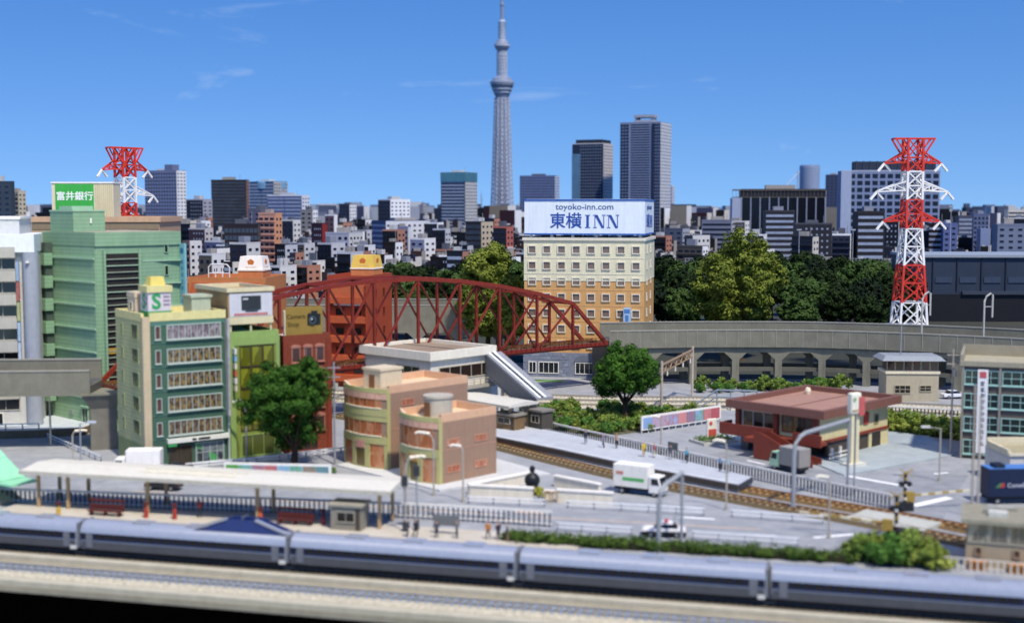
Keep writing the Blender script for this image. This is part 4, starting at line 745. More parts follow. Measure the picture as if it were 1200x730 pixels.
def bench(label, loc, rz):
    t = thing('platform_bench', label, 'bench', loc, rz, 'red platform benches'); rm = mat('#5a281f', .55, .1)
    MB().box(-2.2, -.3, .5, 2.2, .3, .62).build('seat', rm, t); MB().box(-2.2, .3, .7, 2.2, .4, 1.3).build('backrest', rm, t); MB().box(-2.2, .32, 1.6, 2.2, .42, 1.9).build('board', rm, t)
    for x in (-1.9, -.1, 1.7): MB().box(x, -.25, 0, x + .2, .29, .496).build('leg', rm, t)
    for x in (-2.2, 2.05): MB().box(x, .43, .5, x + .15, .55, 1.9).build('back_post', rm, t)
bench('red bench under the left half of the front canopy', (-47.4, 146.8, .2), TA); bench('red bench under the right half of the front canopy', (-24.6, 142.6, .2), TA)
def bin_post(label, loc, c='#a33a2c', h=1.5):
    t = thing('marker_post', label, 'post', loc); MB().lathe([(.28, 0), (.24, h * .7), (.16, h * .75), (.16, h)], 10).build('body', mat(c, .5), t); MB().lathe([(.3, h + .004), (.3, h + .3)], 10).build('cap', mat('#5a2018', .5), t)
bin_post('small red post on the front platform left of the middle canopy legs', (-42.4, 145.9, .2)); bin_post('red post beside the canopy leg over the second train car', (-38.9, 145.2, .2)); bin_post('orange red post beside the third pair of canopy legs', (-28.6, 143.2, .2), '#c0552e'); bin_post('yellow post by the leftmost canopy legs', (-53.0, 147.2, .2), '#c9a43c', 1.2); bin_post('dark maroon post left of the grey vending hut', (-21.4, 142.6, .2), '#5c2430')
def board(label, loc, rz, w_, h, c, z=1.2):
    t = thing('notice_board', label, 'sign', loc, rz); MB().box(-w_ / 2, -.1, z, w_ / 2, .1, z + h).build('panel', mat(c, .6, .15, 1.5), t)
    for x in (-w_ * .42, w_ * .42): MB().box(x - .08, -.08, 0, x + .08, .08, z - .004).build('post', mat('#55585c', .6), t)
board('dark notice board on the front platform between the standing people', (-7.2, 138.4, .05), TA, 2.9, 1.1, '#6d706e', 1.1); board('dark notice board on the middle platform beside a person in blue', (22.7, 178.4, 1.1), -52, 1.8, 1.0, '#5d625e', .9)
# green roofed stair at the left edge
gs = thing('station_stair', 'mint roofed footbridge stair coming down at the left edge', 'stair', (-76, 163.2, 0), -33); gm = mat('#8fcfa8', .6, .05)
def slope(x0, z0, x1, z1, y0, y1, th): return MB().add([(x0, y0, z0), (x1, y0, z1), (x1, y1, z1), (x0, y1, z0), (x0, y0, z0 + th), (x1, y0, z1 + th), (x1, y1, z1 + th), (x0, y1, z0 + th)], [(0, 3, 2, 1), (4, 5, 6, 7), (0, 1, 5, 4), (1, 2, 6, 5), (2, 3, 7, 6), (3, 0, 4, 7)])
for k in range(5): slope(1 + k * 3.4, 12.8 - k * 2.0, 4.36 + k * 3.4, 10.85 - k * 2.0, -2.0, 2.0, .3).build('roof_panel', gm, gs)
MB().box(18.0, -2.0, 2.75, 20.6, 2.0, 3.0).build('end_roof', gm, gs)
slope(0, 9.9, 17.5, .1, -1.6, 1.6, .4).build('flight', mat('#b9a988', .7), gs); slope(0, 10.6, 17.5, .8, -1.75, -1.62, .9).build('side_panel', mat('#cfc3a4', .65), gs)
for k in range(7): MB().box(1.4 + k * 2.5, -1.95, max(0, 9 - (1.4 + k * 2.5) * .56) * 0, 1.6 + k * 2.5, -1.78, 12.3 - (1.4 + k * 2.5) * .588).build('post', mat('#a9987a', .65), gs)
slope(0, 1.0, 12, 1.0, -1.6, 1.6, .3).build('beam', mat('#8f8468', .7), gs)
# ---------------------------------------------------------------- memorial walls and statue
def lowwall(label, p, q, h=1.5, c='#ddd5c0'):
    p, q = Vector(p), Vector(q); d = q - p; L = d.length; t = thing('low_wall', label, 'wall', (p.x, p.y, 0), math.degrees(math.atan2(d.y, d.x))); MB().box(0, -.25, 0, L, .25, h).build('body', mat(c, .7, .06), t); MB().box(-.1, -.36, h + .004, L + .1, .36, h + .22).build('coping', mat('#ece8dc', .65), t)
lowwall('long cream low wall in front of the dark statue', (-5.2, 157.0), (2.6, 155.2), 1.5); lowwall('cream low wall slanting behind the statue towards the peach shop', (-5.4, 158.6), (2.2, 165.8), 1.2); lowwall('cream low wall right of the statue gap', (5.6, 154.8), (12.2, 153.0), 1.4); lowwall('cream low wall slanting towards the white truck', (5.6, 163.4), (11.0, 158.3), 1.3); lowwall('short pale wall block in the gap beside the yellow shrub', (4.0, 156.4), (5.2, 156.2), .9)
st = thing('statue', 'dark bronze bust statue on a stepped plinth behind the cream wall', 'statue', (2.55, 159.0, 0)); bz = mat('#25282a', .45, .2, metal=.3); MB().box(-1.0, -1.0, 0, 1.0, 1.0, .35).box(-.7, -.7, .35, .7, .7, .75).build('plinth', bz, st)
MB().lathe([(.62, .754), (.75, 1.1), (.98, 1.6), (.95, 2.1), (.7, 2.5), (.3, 2.72), (.24, 2.85), (.36, 3.05), (.37, 3.3), (.26, 3.55), (.05, 3.65)], 18).build('bust', bz, st, smooth=True)
ys = thing('shrub', 'yellow green rounded shrub beside the statue', 'shrub', (3.3, 155.6, 0)); put('foliage', cloud_mesh('foliage', crown_clumps(2, .75, .75, .85, .9, 22, .3), 40, .1, 2, leafmat('#9a9a3c', '#b5b050')), ys); MB().cyl(0, 0, 0, .7, .1, 6).build('stem', mat('#4a3b28'), ys)
for lb, x, y in (('small brown gate post left of the wall gap', 4.35, 154.6), ('brown open gate frame beside the right wall', 5.2, 154.4)):
    g_ = thing('gate_post', lb, 'post', (x, y, 0)); MB().box(-.35, -.1, 0, -.2, .1, 1.2).box(.2, -.1, 0, .35, .1, 1.2).build('post', mat('#a3865c'), g_); MB().box(-.35, -.1, 1.204, .35, .1, 1.4).build('lintel', mat('#a3865c'), g_)
# ---------------------------------------------------------------- lamps, poles, crossing
polem = mat('#a9a294', .55, .06); poleg = mat('#8f9498', .5, .06)
def lamp(label, loc, rz, h, arm, c=polem, head='#e8e2cf', curve=True, r_=.11):
    t = thing('street_lamp', label, 'lamp', loc, rz); pts = [(0, 0, 0), (0, 0, h * .8)] + [(arm * (1 - math.cos(a)), 0, h * .8 + h * .2 * math.sin(a)) for a in (.3, .6, .9, 1.2, 1.5)]
    MB().pipe(pts if curve else [(0, 0, 0), (0, 0, h), (arm, 0, h + .25)], r_, 8).build('pole', c, t); e = pts[-1]
    if curve: MB().pipe([(arm * .35, 0, h * .8 + h * .16), (arm * .7, 0, h * .97), (arm + .5, 0, h * .985), (arm + .9, 0, h * .965)], .2, 8, .14).build('head', mat(head, .5), t)
    else: MB().box(arm - .6, -.2, h + .12, arm + .6, .2, h + .4).build('head', mat(head, .5), t)
    MB().cyl(0, 0, 0.0, .5, r_ * 2, 8).build('base', c, t)
lamp('tan curved street lamp in front of the peach shops nearest the front platform', (-12.4, 147.6, 0), 0, 7.2, 1.4, head='#efe6cf'); lamp('tan curved street lamp standing against the yellow green shop front', (-9.8, 158.0, 0), 180, 8.2, 1.4); lamp('tan lamp post right of the lower peach shop', (-6.0, 154.6, 0), 180, 7.2, .7)
lamp('cream curved street lamp on the left side road', (-62, 178.5, 0), 0, 4.8, 1.2, head='#efe2c4'); lamp('grey lamp with level arm before the green office tower', (-58.5, 171.5, 0), 180, 6.8, -1.6, poleg, '#b9c0c8', False)
lamp('pale lamp with level arm right of the restaurant', (56.4, 166.6, 0), 180, 7.0, 2.0, polem, '#c9c6ba', False); lamp('slim lamp beside the lime shop block', (-37.5, 178.6, 0), 180, 9.0, .9, poleg, '#f2ecd8'); lamp('thin lamp post on the middle platform beyond the people', (25.6, 150.5, 0), 180, 8.6, .8)
lamp('thin pale lamp between the fence road and the platform', (21.6, 183.5, 0), 180, 6.0, .6); lamp('tan lamp post beside the front road right of the guardrails', (34.6, 137.4, 0), 180, 7.0, .6)
def gantry(label, base, rz, h, span, both=True):
    t = thing('arched_pole', label, 'pole', base, rz); MB().pipe([(0, 0, 0), (0, 0, h * .72), (.25, 0, h * .86), (1.0, 0, h * .96), (2.2, 0, h), (span, 0, h + .55)], .27, 10).build('arch', poleg, t, smooth=True); MB().cyl(0, 0, 0, .7, .42, 10).build('base', poleg, t)
    if both: MB().pipe([(span, 0, 0), (span, 0, h + .7)], .17, 8).build('post', poleg, t)
gantry('grey arched road gantry pole beside the police car', (15.4, 132.0, 0), 48, 7.2, 4.2); gantry('tall grey arched pole in front of the restaurant stair', (33.6, 150.6, 0), 42, 9.0, 11.4)
def upole(label, loc, h, c='#a59c90', arms=True, r_=.17):
    t = thing('utility_pole', label, 'pole', loc); MB().pipe([(0, 0, 0), (0, 0, h)], r_, 8, r_ * .7).build('shaft', mat(c, .7), t)
    if arms:
        for k in range(2): MB().box(-.9, -.08, h - .9 - k * 1.3, .9, .08, h - .74 - k * 1.3).build('crossarm', mat(c, .7), t)
        MB().lathe([(.28, h - 4), (.28, h - 3)], 10, .3, 0).build('transformer', mat('#b3ada2', .6), t)
upole('tan utility pole rising in front of the grey office banner', (64.0, 184.5, 0), 15.5); upole('tall tan utility pole at the right end of the hedge', (48.4, 132.6, 0), 17.5, arms=False); upole('second tall pole close behind the hedge end pole', (51.2, 138.5, 0), 15.5, '#b5ab9e', arms=False)
upole('grey utility pole between the brick block and the peach shops', (-24.9, 177.6, 0), 14.5, '#8f9294'); upole('slim pole on the left beside the viaduct', (-70, 192, 0), 8.2, '#c4b99c', False); upole('slim grey pole carrying the sign before the restaurant', (43.0, 158.6, 0), 9.5, '#8f9294', False, .12)
def signal(label, loc, h):
    t = thing('traffic_signal', label, 'traffic light', loc); MB().pipe([(0, 0, 0), (0, 0, h)], .1, 8).build('pole', poleg, t); MB().box(-.35, -.3, h - .1, .35, .2, h + 1.0).build('head', mat('#2e3238', .5), t); MB().box(-.25, -.2, .3, .25, .2, 1.3).build('control_box', mat('#3a3f46', .6), t)
signal('left of two thin traffic signals behind the train', (-11.9, 139.6, 0), 5.4); signal('right of two thin traffic signals behind the train', (-10.6, 140.2, 0), 6.4)
def crossing(label, loc, rz, arm):
    t = thing('crossing_gate', label, 'crossing gate', loc, rz); yk = mat('#a38a42', .5, .1); bk = mat('#26272b', .5)
    MB().box(-.9, -.6, 0, .9, .6, 1.0).build('housing', bk, t); MB().pipe([(0, 0, 1.004), (0, 0, 4.6)], .2, 8).build('mast', bk, t)
    for k in range(4): MB().cyl(0, 0, 1.3 + k * .8, 1.6 + k * .8, .24, 8).build('mast_band', yk if k % 2 else mat('#e0dfd8'), t)
    for x in (-.45, .45): MB().pipe([(x, -.2, 3.2), (x, .15, 3.2)], .34, 12).build('lamp_disc', bk, t)
    MB().beam((-.8, -.25, 4.2), (.8, -.25, 5.0), .2, .12).beam((-.8, -.32, 5.0), (.8, -.32, 4.2), .2, .12).build('cross_board', yk, t)
    MB().box(.3, .3, .9, 1.4, .9, 2.1).build('motor', yk, t)
    for k in range(8): MB().beam((1.4 + arm * k / 8, .5, 1.7 + .05 * k), (1.4 + arm * (k + 1) / 8, .5, 1.7 + .05 * (k + 1)), .22, .22).build('arm_segment', yk if k % 2 == 0 else mat('#d8cfb0', .6), t)
crossing('yellow and black level crossing gate beyond the tracks with its arm to the right', (46.8, 150.2, 0), 8, 7); crossing('yellow and black level crossing gate near the hedge with its arm to the left', (42.0, 137.6, 0), 158, 9)
cp_ = thing('crossing_deck', 'pale panel deck of the level crossing between the gates', 'level crossing', (44.2, 143.2, .0), -42); MB().box(-5.5, -2.6, .0, 3.8, 2.6, .5).build('panel', mat('#b3b5ac', .85, .1), cp_)
# ---------------------------------------------------------------- catenary portal, cabin
ct = thing('catenary_portal', 'rusty lattice catenary portal over the pale back tracks', 'catenary'); A, B = Vector((25.8, 219)), Vector((34.5, 243))
for p in (A, B): MB().pipe([(p.x, p.y, 0), (p.x, p.y, 9.6)], .24, 8).build('post', mat('#b9ae9c', .6), ct)
cm2 = mat('#9c8468', .65); 
MB().beam((A.x, A.y, 8.9), (B.x, B.y, 8.9), .3, .3).build('top_chord', cm2, ct); MB().beam((A.x, A.y, 7.6), (B.x, B.y, 7.6), .2, .2).build('bottom_chord', cm2, ct)
for i in range(12): p, q = A.lerp(B, i / 12), A.lerp(B, (i + 1) / 12); z = (7.6, 8.9) if i % 2 else (8.9, 7.6); MB().beam((p.x, p.y, z[0]), (q.x, q.y, z[1]), .16).build('lattice_bar', cm2, ct)
for i in (2, 5, 8, 11): p = A.lerp(B, i / 12); MB().pipe([(p.x, p.y, 7.5), (p.x, p.y, 6.6)], .14, 6).build('insulator', mat('#e4dfd2'), ct)
def cabin():
    t = thing('signal_cabin', 'tan two storey signal cabin with grey roof and glazed upper floor', 'signal cabin', (69.6, 236.2, 0), -3); W, D = 9.6, 6; tn = mat('#b0a78e', .65, .05)
    MB().box(0, 0, 0, W, D, 5.2).build('wall', tn, t); MB().box(-.2, -.2, 5.204, W + .2, D + .2, 5.7).build('string_course', mat('#dcd3b6', .6), t); MB().box(.5, .5, 5.7, W - .5, D - .5, 7.6).build('upper_core', mat('#6d5a4c', .7, .2), t)
    for i in range(6): window(t, 'F', .85 + i * 1.58, 5.75, 1.5, 1.85, mat('#b9ae92', .6), interior('#8a3a30', '#4c4038', '#6d5c4a', '#9c5a48', scale=.5), fr=.1).location.y = .3
    MB().add([(-1, -1.1, 7.7), (W + 1, -1.1, 7.7), (W + 1, D + 1, 7.7), (-1, D + 1, 7.7), (-.2, .2, 8.5), (W + .2, .2, 8.5), (W + .2, D - .2, 8.5), (-.2, D - .2, 8.5)], [(0, 3, 2, 1), (4, 5, 6, 7), (0, 1, 5, 4), (1, 2, 6, 5), (2, 3, 7, 6), (3, 0, 4, 7)]).build('roof', mat('#8f969a', .6, .08), t)
    window(t, 'F', 3.0, 1.5, 3.0, 1.6, tn, glass('#2a2a28'), nx=3, ny=2, fr=.12); window(t, 'F', 7.2, 1.9, 2.2, 1.2, tn, glass('#2a2a28'), nx=2, ny=2, fr=.12); MB().cyl(3, 2, 8.5, 14, .12, 6).build('roof_mast', poleg, t)
cabin()
for lb, x, y in (('pale arched mast on the viaduct left of the pylon', 82.5, 254.8), ('pale arched mast on the viaduct at the right edge', 93.2, 250.2)):
    m_ = thing('catenary_mast', lb, 'mast', (x, y, 9.0)); MB().pipe([(-.6, 0, 0), (-.6, 0, 8.6), (-.2, 0, 9.6), (.6, 0, 10.2), (1.0, 0, 9.9), (1.0, 0, 5.5)], .2, 8).build('arch', mat('#b9b8ae', .5), m_); MB().beam((-.6, 0, 7.6), (1.0, 0, 7.6), .15).build('brace', mat('#b9b8ae', .5), m_)
hr = thing('stair_railing', 'blue grey pipe railing of a small stair left of the restaurant roof', 'railing', (36.5, 226, 0), -10); MB().pipe([(-4.5, 0, .4), (0, 0, 3.6), (7, 0, 3.6)], .16, 8).pipe([(-3.2, 0, .4), (0, 0, 2.4), (7, 0, 2.4)], .13, 8).build('rails', mat('#83919b', .5), hr)
for x in (0, 2.4, 4.8, 7): MB().cyl(x, 0, 0, 3.5, .13, 6).build('post', mat('#83919b', .5), hr)
# ---------------------------------------------------------------- red and white pylons
def pylon(label, loc, rz, sc_=(1, 1, 1)):
    t = thing('lattice_pylon', label, 'pylon', loc, rz, 'red and white lattice pylons'); t.scale = sc_; rd = mat('#d23c2c', .5, .07); wh = mat('#ecebe6', .5, .04)
    def hw(z): return 2.95 if z <= 11 else (2.95 + (1.65 - 2.95) * min((z - 11) / 21, 1))
    lv = [0, 5.2, 10.4, 15.6, 19.8, 23.6, 27.6, 31.4, 34.6, 37.6, 40.6, 43.6, 46.6, 50.6]
    col = [rd, rd, wh, rd, rd, wh, wh, rd, rd, wh, wh, rd, rd]; MB().box(-4, -4, 10.3, 4, 4, 10.7).build('plate', wh, t)
    for a, c, m in zip(lv[:-1], lv[1:], col):
        s = put('section', None, t); h0, h1 = hw(a), hw(c); C0 = [(-h0, -h0), (h0, -h0), (h0, h0), (-h0, h0)]; C1 = [(-h1, -h1), (h1, -h1), (h1, h1), (-h1, h1)]; th = .36
        br = MB()
        for i in range(4):
            j = (i + 1) % 4; MB().beam((*C0[i], a), (*C1[i], c), th + .08).build('leg', m, s); br.beam((*C0[i], a), (*C1[j], c), th * .7); br.beam((*C0[j], a), (*C1[i], c), th * .7); br.beam((*C1[i], c), (*C1[j], c), th * .75)
            mid = ((C0[i][0] + C0[j][0]) / 2, (C0[i][1] + C0[j][1]) / 2)
        br.build('bracing', m, s)
    for z, l, m, d in ((45.6, 6.2, rd, 2.2), (39.6, 7.7, wh, 2.0), (33.2, 6.2, rd, 1.8)):
        for sg in (-1, 1):
            a = put('arm', None, t); b = MB(); x0 = hw(z) * sg
            for y in (-1.6, 1.6): b.beam((x0, y, z), (l * sg, 0, z - .3), .3); b.beam((x0, y, z + d), (l * sg, 0, z - .2), .3); b.beam((x0 + (l * sg - x0) * .4, y * .6, z - .1), (x0 + (l * sg - x0) * .4, y * .6, z + d * .6), .2); b.beam((x0, y, z), (x0 + (l * sg - x0) * .4, y * .6, z + d * .6), .2); b.beam((x0 + (l * sg - x0) * .4, y * .6, z), (x0 + (l * sg - x0) * .7, y * .3, z + d * .28), .2)
            b.beam((x0 + (l * sg - x0) * .4, -1, z), (x0 + (l * sg - x0) * .4, 1, z), .2); b.build('arm_lattice', m, a)
            MB().beam((l * sg, 0, z - .3), (l * sg - 1.5, -.3, z - 2.0), .42).build('insulator', wh, a); MB().beam((l * sg, 0, z - .3), (l * sg + 1.5, .3, z - 1.9), .42).build('insulator', wh, a)
    b = MB()
    for y in (-1.9, 1.9):
        b.beam((-4.3, y * .6, 50.6), (4.3, y * .6, 50.6), .32)
        for sg in (-1, 1): b.beam((4.3 * sg, y * .6, 50.6), (1.85 * sg, y, 47.2), .3); b.beam((3.1 * sg, y * .8, 50.6), (1.85 * sg, y, 48.8), .22)
    for x in (-4.3, -1.9, 1.9, 4.3): b.beam((x, -1.14, 50.6), (x, 1.14, 50.6), .28)
    b.build('top_bar', rd, t)
pylon('tall red and white lattice pylon behind the right viaduct', (85.9, 276, 0), 3); pylon('smaller looking red and white pylon on the left behind the bank', (-90.8, 302, 0), 52, (1, 1, .985))
# ---------------------------------------------------------------- vehicles
tyre = mat('#1b1b1c', .8); rimm = mat('#9a9da0', .4, metal=.5)
def wheel(parent, x, y, r_=.42, w_=.26):
    o = put('wheel', None, parent, (x, y, r_)); cached_t = cached(('tyre', r_, w_), lambda: MB().pipe([(0, -w_ / 2, 0), (0, w_ / 2, 0)], r_, 16).mesh('tyre', tyre)); cached_r = cached(('rim', r_, w_), lambda: MB().pipe([(0, -w_ / 2 - .02, 0), (0, w_ / 2 + .02, 0)], r_ * .55, 12).mesh('rim', rimm)); put('tyre', cached_t, o); put('rim', cached_r, o)
def box_truck(label, loc, rz, L=6.6, Wd=2.2, H=3.7, box='#e9e6da', cab='#eceae4', stripe='#5fae62', name='box_truck', lettering=None, roofc=None):
    """cab at +x; nearside at -y"""
    t = thing(name, label, 'truck', loc, rz); cl = 1.75; hw = Wd / 2
    MB().box(-L / 2, -hw, .95, L / 2 - cl - .12, hw, H).build('cargo_box', mat(box, .5, .05), t, bevel=.05)
    MB().box(-L / 2 + .02, -hw + .02, H + .002, L / 2 - cl - .14, hw - .02, H + .06).build('box_roof', mat(roofc or '#f0efe8', .5), t)
    x0 = L / 2 - cl; MB().extr_y([(x0, .5), (L / 2, .5), (L / 2, 1.35), (L / 2 - .12, 1.5), (L / 2 - .45, 2.55), (x0, 2.6)], -hw + .04, hw - .04).build('cab', mat(cab, .35, .03), t, bevel=.06)
    MB().add([(L / 2 - .1, -hw + .2, 1.55), (L / 2 - .1, hw - .2, 1.55), (L / 2 - .4, hw - .24, 2.42), (L / 2 - .4, -hw + .24, 2.42), (L / 2 - .06, -hw + .2, 1.56), (L / 2 - .06, hw - .2, 1.56), (L / 2 - .36, hw - .24, 2.43), (L / 2 - .36, -hw + .24, 2.43)], [(0, 1, 2, 3), (7, 6, 5, 4), (0, 4, 5, 1), (1, 5, 6, 2), (2, 6, 7, 3), (3, 7, 4, 0)]).build('windscreen', glass(), t)
    for s in (-1, 1):
        MB().extr_y([(x0 + .35, 1.55), (L / 2 - .32, 1.55), (L / 2 - .55, 2.35), (x0 + .35, 2.35)], s * (hw - .03) - .015, s * (hw - .03) + .015).build('side_window', glass(), t); MB().box(L / 2 - .02, s * .75 - .16, .8, L / 2 + .03, s * .75 + .16, 1.02).build('headlight', mat('#e9e9e4', .2), t)
        if stripe: MB().box(-L / 2 + 1.3, s * (hw + .006) - .01, 1.75, L / 2 - cl - .6, s * (hw + .006) + .01, 2.2).build('side_stripe', mat(stripe, .5, .1), t)
    MB().box(-L / 2 + .1, -hw + .25, .55, L / 2 - .2, hw - .25, .94).build('chassis', mat('#2a2a2c', .7), t); MB().box(L / 2 - .05, -hw + .1, .42, L / 2 + .08, hw - .1, .72).build('bumper', mat('#8f9296', .5), t)
    for x in (-L / 2 + 1.2, L / 2 - 1.0):
        for y in (-hw + .18, hw - .18): wheel(t, x, y)
    if lettering: text(t, lettering, .75, (-1.9, -hw - .02, 2.35), mat('#c9ced6', .5), sx=1)
    return t
tr = box_truck('white delivery truck with a green stripe on the front road', (16.2, 159.0, .02), -30); MB().box(-2.9, -1.125, 2.5, -1.9, -1.103, 2.9).build('side_logo', mat('#d08a78', .5, .2), tr)
box_truck('plain white box van parked beside the green office tower', (-50.3, 169.8, .02), 184, 6.4, 2.4, 3.6, stripe=None, box='#efece4')
box_truck('grey box truck with pale green cab driving up the fence road', (38.0, 173.0, .02), 124, 5.6, 2.2, 3.4, box='#8f8c86', cab='#b5d8b0', stripe=None, roofc='#a3a09a')
bt = box_truck('dark blue container truck with a small logo at the right edge', (63.2, 154.6, .02), 4, 11.0, 2.5, 4.4, box='#16233f', cab='#2a3a5c', stripe=None, lettering='Comelle', roofc='#4f7fc0')
MB().extr_y([(-4.7, 2.1), (-4.2, 2.1), (-3.8, 2.7), (-4.2, 2.6)], -1.28, -1.255).build('side_logo', mat('#3f7a4c', .5), bt); MB().extr_y([(-4.18, 2.1), (-3.5, 2.15), (-3.55, 2.7), (-3.78, 2.7)], -1.28, -1.255).build('side_logo', mat('#a83a3c', .5), bt); MB().box(-4.6, -1.0, 4.47, -3.4, .6, 4.9).build('roof_unit', mat('#1c2434', .6), bt)
def saloon(label, loc, rz, body='#eceae6', lower=None, police=False):
    t = thing('police_car' if police else 'saloon_car', label, 'car', loc, rz); hw = .86
    prof = [(-2.35, .35), (2.35, .35), (2.4, .7), (2.2, .92), (1.0, 1.02), (.9, 1.03), (-1.3, 1.03), (-2.2, 1.0), (-2.4, .8)]
    MB().extr_y(prof, -hw, hw).build('body', mat(body, .3, .03), t, bevel=.09)
    if lower: MB().extr_y([(-2.43, .3), (2.43, .3), (2.44, .68), (-2.43, .7)], -hw - .02, hw + .02).build('sill_panel', mat(lower, .3), t)
    c = [(-1.55, 1.0), (1.15, 1.0), (.45, 1.5), (-.95, 1.52)]; n = len(c); b = MB()
    b.add([(x, -hw + .06 if z < 1.2 else -hw + .22, z) for x, z in c] + [(x, hw - .06 if z < 1.2 else hw - .22, z) for x, z in c], [(0, 1, 2, 3), (7, 6, 5, 4), (0, 4, 5, 1), (1, 5, 6, 2), (2, 6, 7, 3), (3, 7, 4, 0)]); b.build('cabin_glass', glass('#14181c'), t, bevel=.04)
    MB().add([(.5, -.66, 1.48), (.5, .66, 1.48), (-1.0, .66, 1.5), (-1.0, -.66, 1.5), (.38, -.62, 1.58), (.38, .62, 1.58), (-.9, .62, 1.6), (-.9, -.62, 1.6)], [(0, 1, 2, 3), (7, 6, 5, 4), (0, 4, 5, 1), (1, 5, 6, 2), (2, 6, 7, 3), (3, 7, 4, 0)]).build('roof', mat(body, .3, .03), t)
    for s in (-1, 1): MB().box(2.32, s * .6 - .16, .62, 2.42, s * .6 + .16, .78).build('headlight', mat('#e8e8e2', .2), t); MB().box(-2.44, s * .6 - .16, .66, -2.36, s * .6 + .16, .8).build('tail_light', mat('#a02822', .3), t)
    for x in (-1.4, 1.45):
        for y in (-hw + .1, hw - .1): wheel(t, x, y, .34, .22)
    if police: MB().box(-.45, -.55, 1.604, -.1, .55, 1.82).build('beacon_bar', mat('#c22d28', .3), t); MB().pipe([(-1.1, 0, 1.6), (-1.1, 0, 2.3)], .02, 5).build('aerial', dark, t)
saloon('white and black police car with red roof beacon behind the hedge', (16.7, 138.3, .02), 172, lower='#1d1e22', police=True); saloon('dark car half hidden below the front platform roof', (-44.6, 161.6, .02), 168, '#2a2c30'); saloon('dark parked car behind the white van at the green office tower', (-45.4, 171.4, .02), 25, '#26262a')
saloon('pale car parked under the viaduct near the signal cabin', (83.5, 240, .02), 10, '#dfe3e8'); saloon('silver car parked beside the pale car right of the signal cabin', (88.8, 236.5, .02), 12, '#c4ccd6')
sc1 = thing('motor_scooter', 'small dark scooter parked beside the white van', 'scooter', (-57.6, 175.0, .02), 20); MB().extr_y([(-.7, .3), (.5, .3), (.75, 1.1), (.6, 1.15), (.3, .5), (-.1, .5), (-.2, .85), (-.8, .85)], -.18, .18).build('body', mat('#33373c', .4), sc1, bevel=.05); wheel(sc1, -.6, 0, .3, .16); wheel(sc1, .75, 0, .3, .16); MB().beam((.66, -.32, 1.2), (.66, .32, 1.2), .06).build('handlebar', dark, sc1)
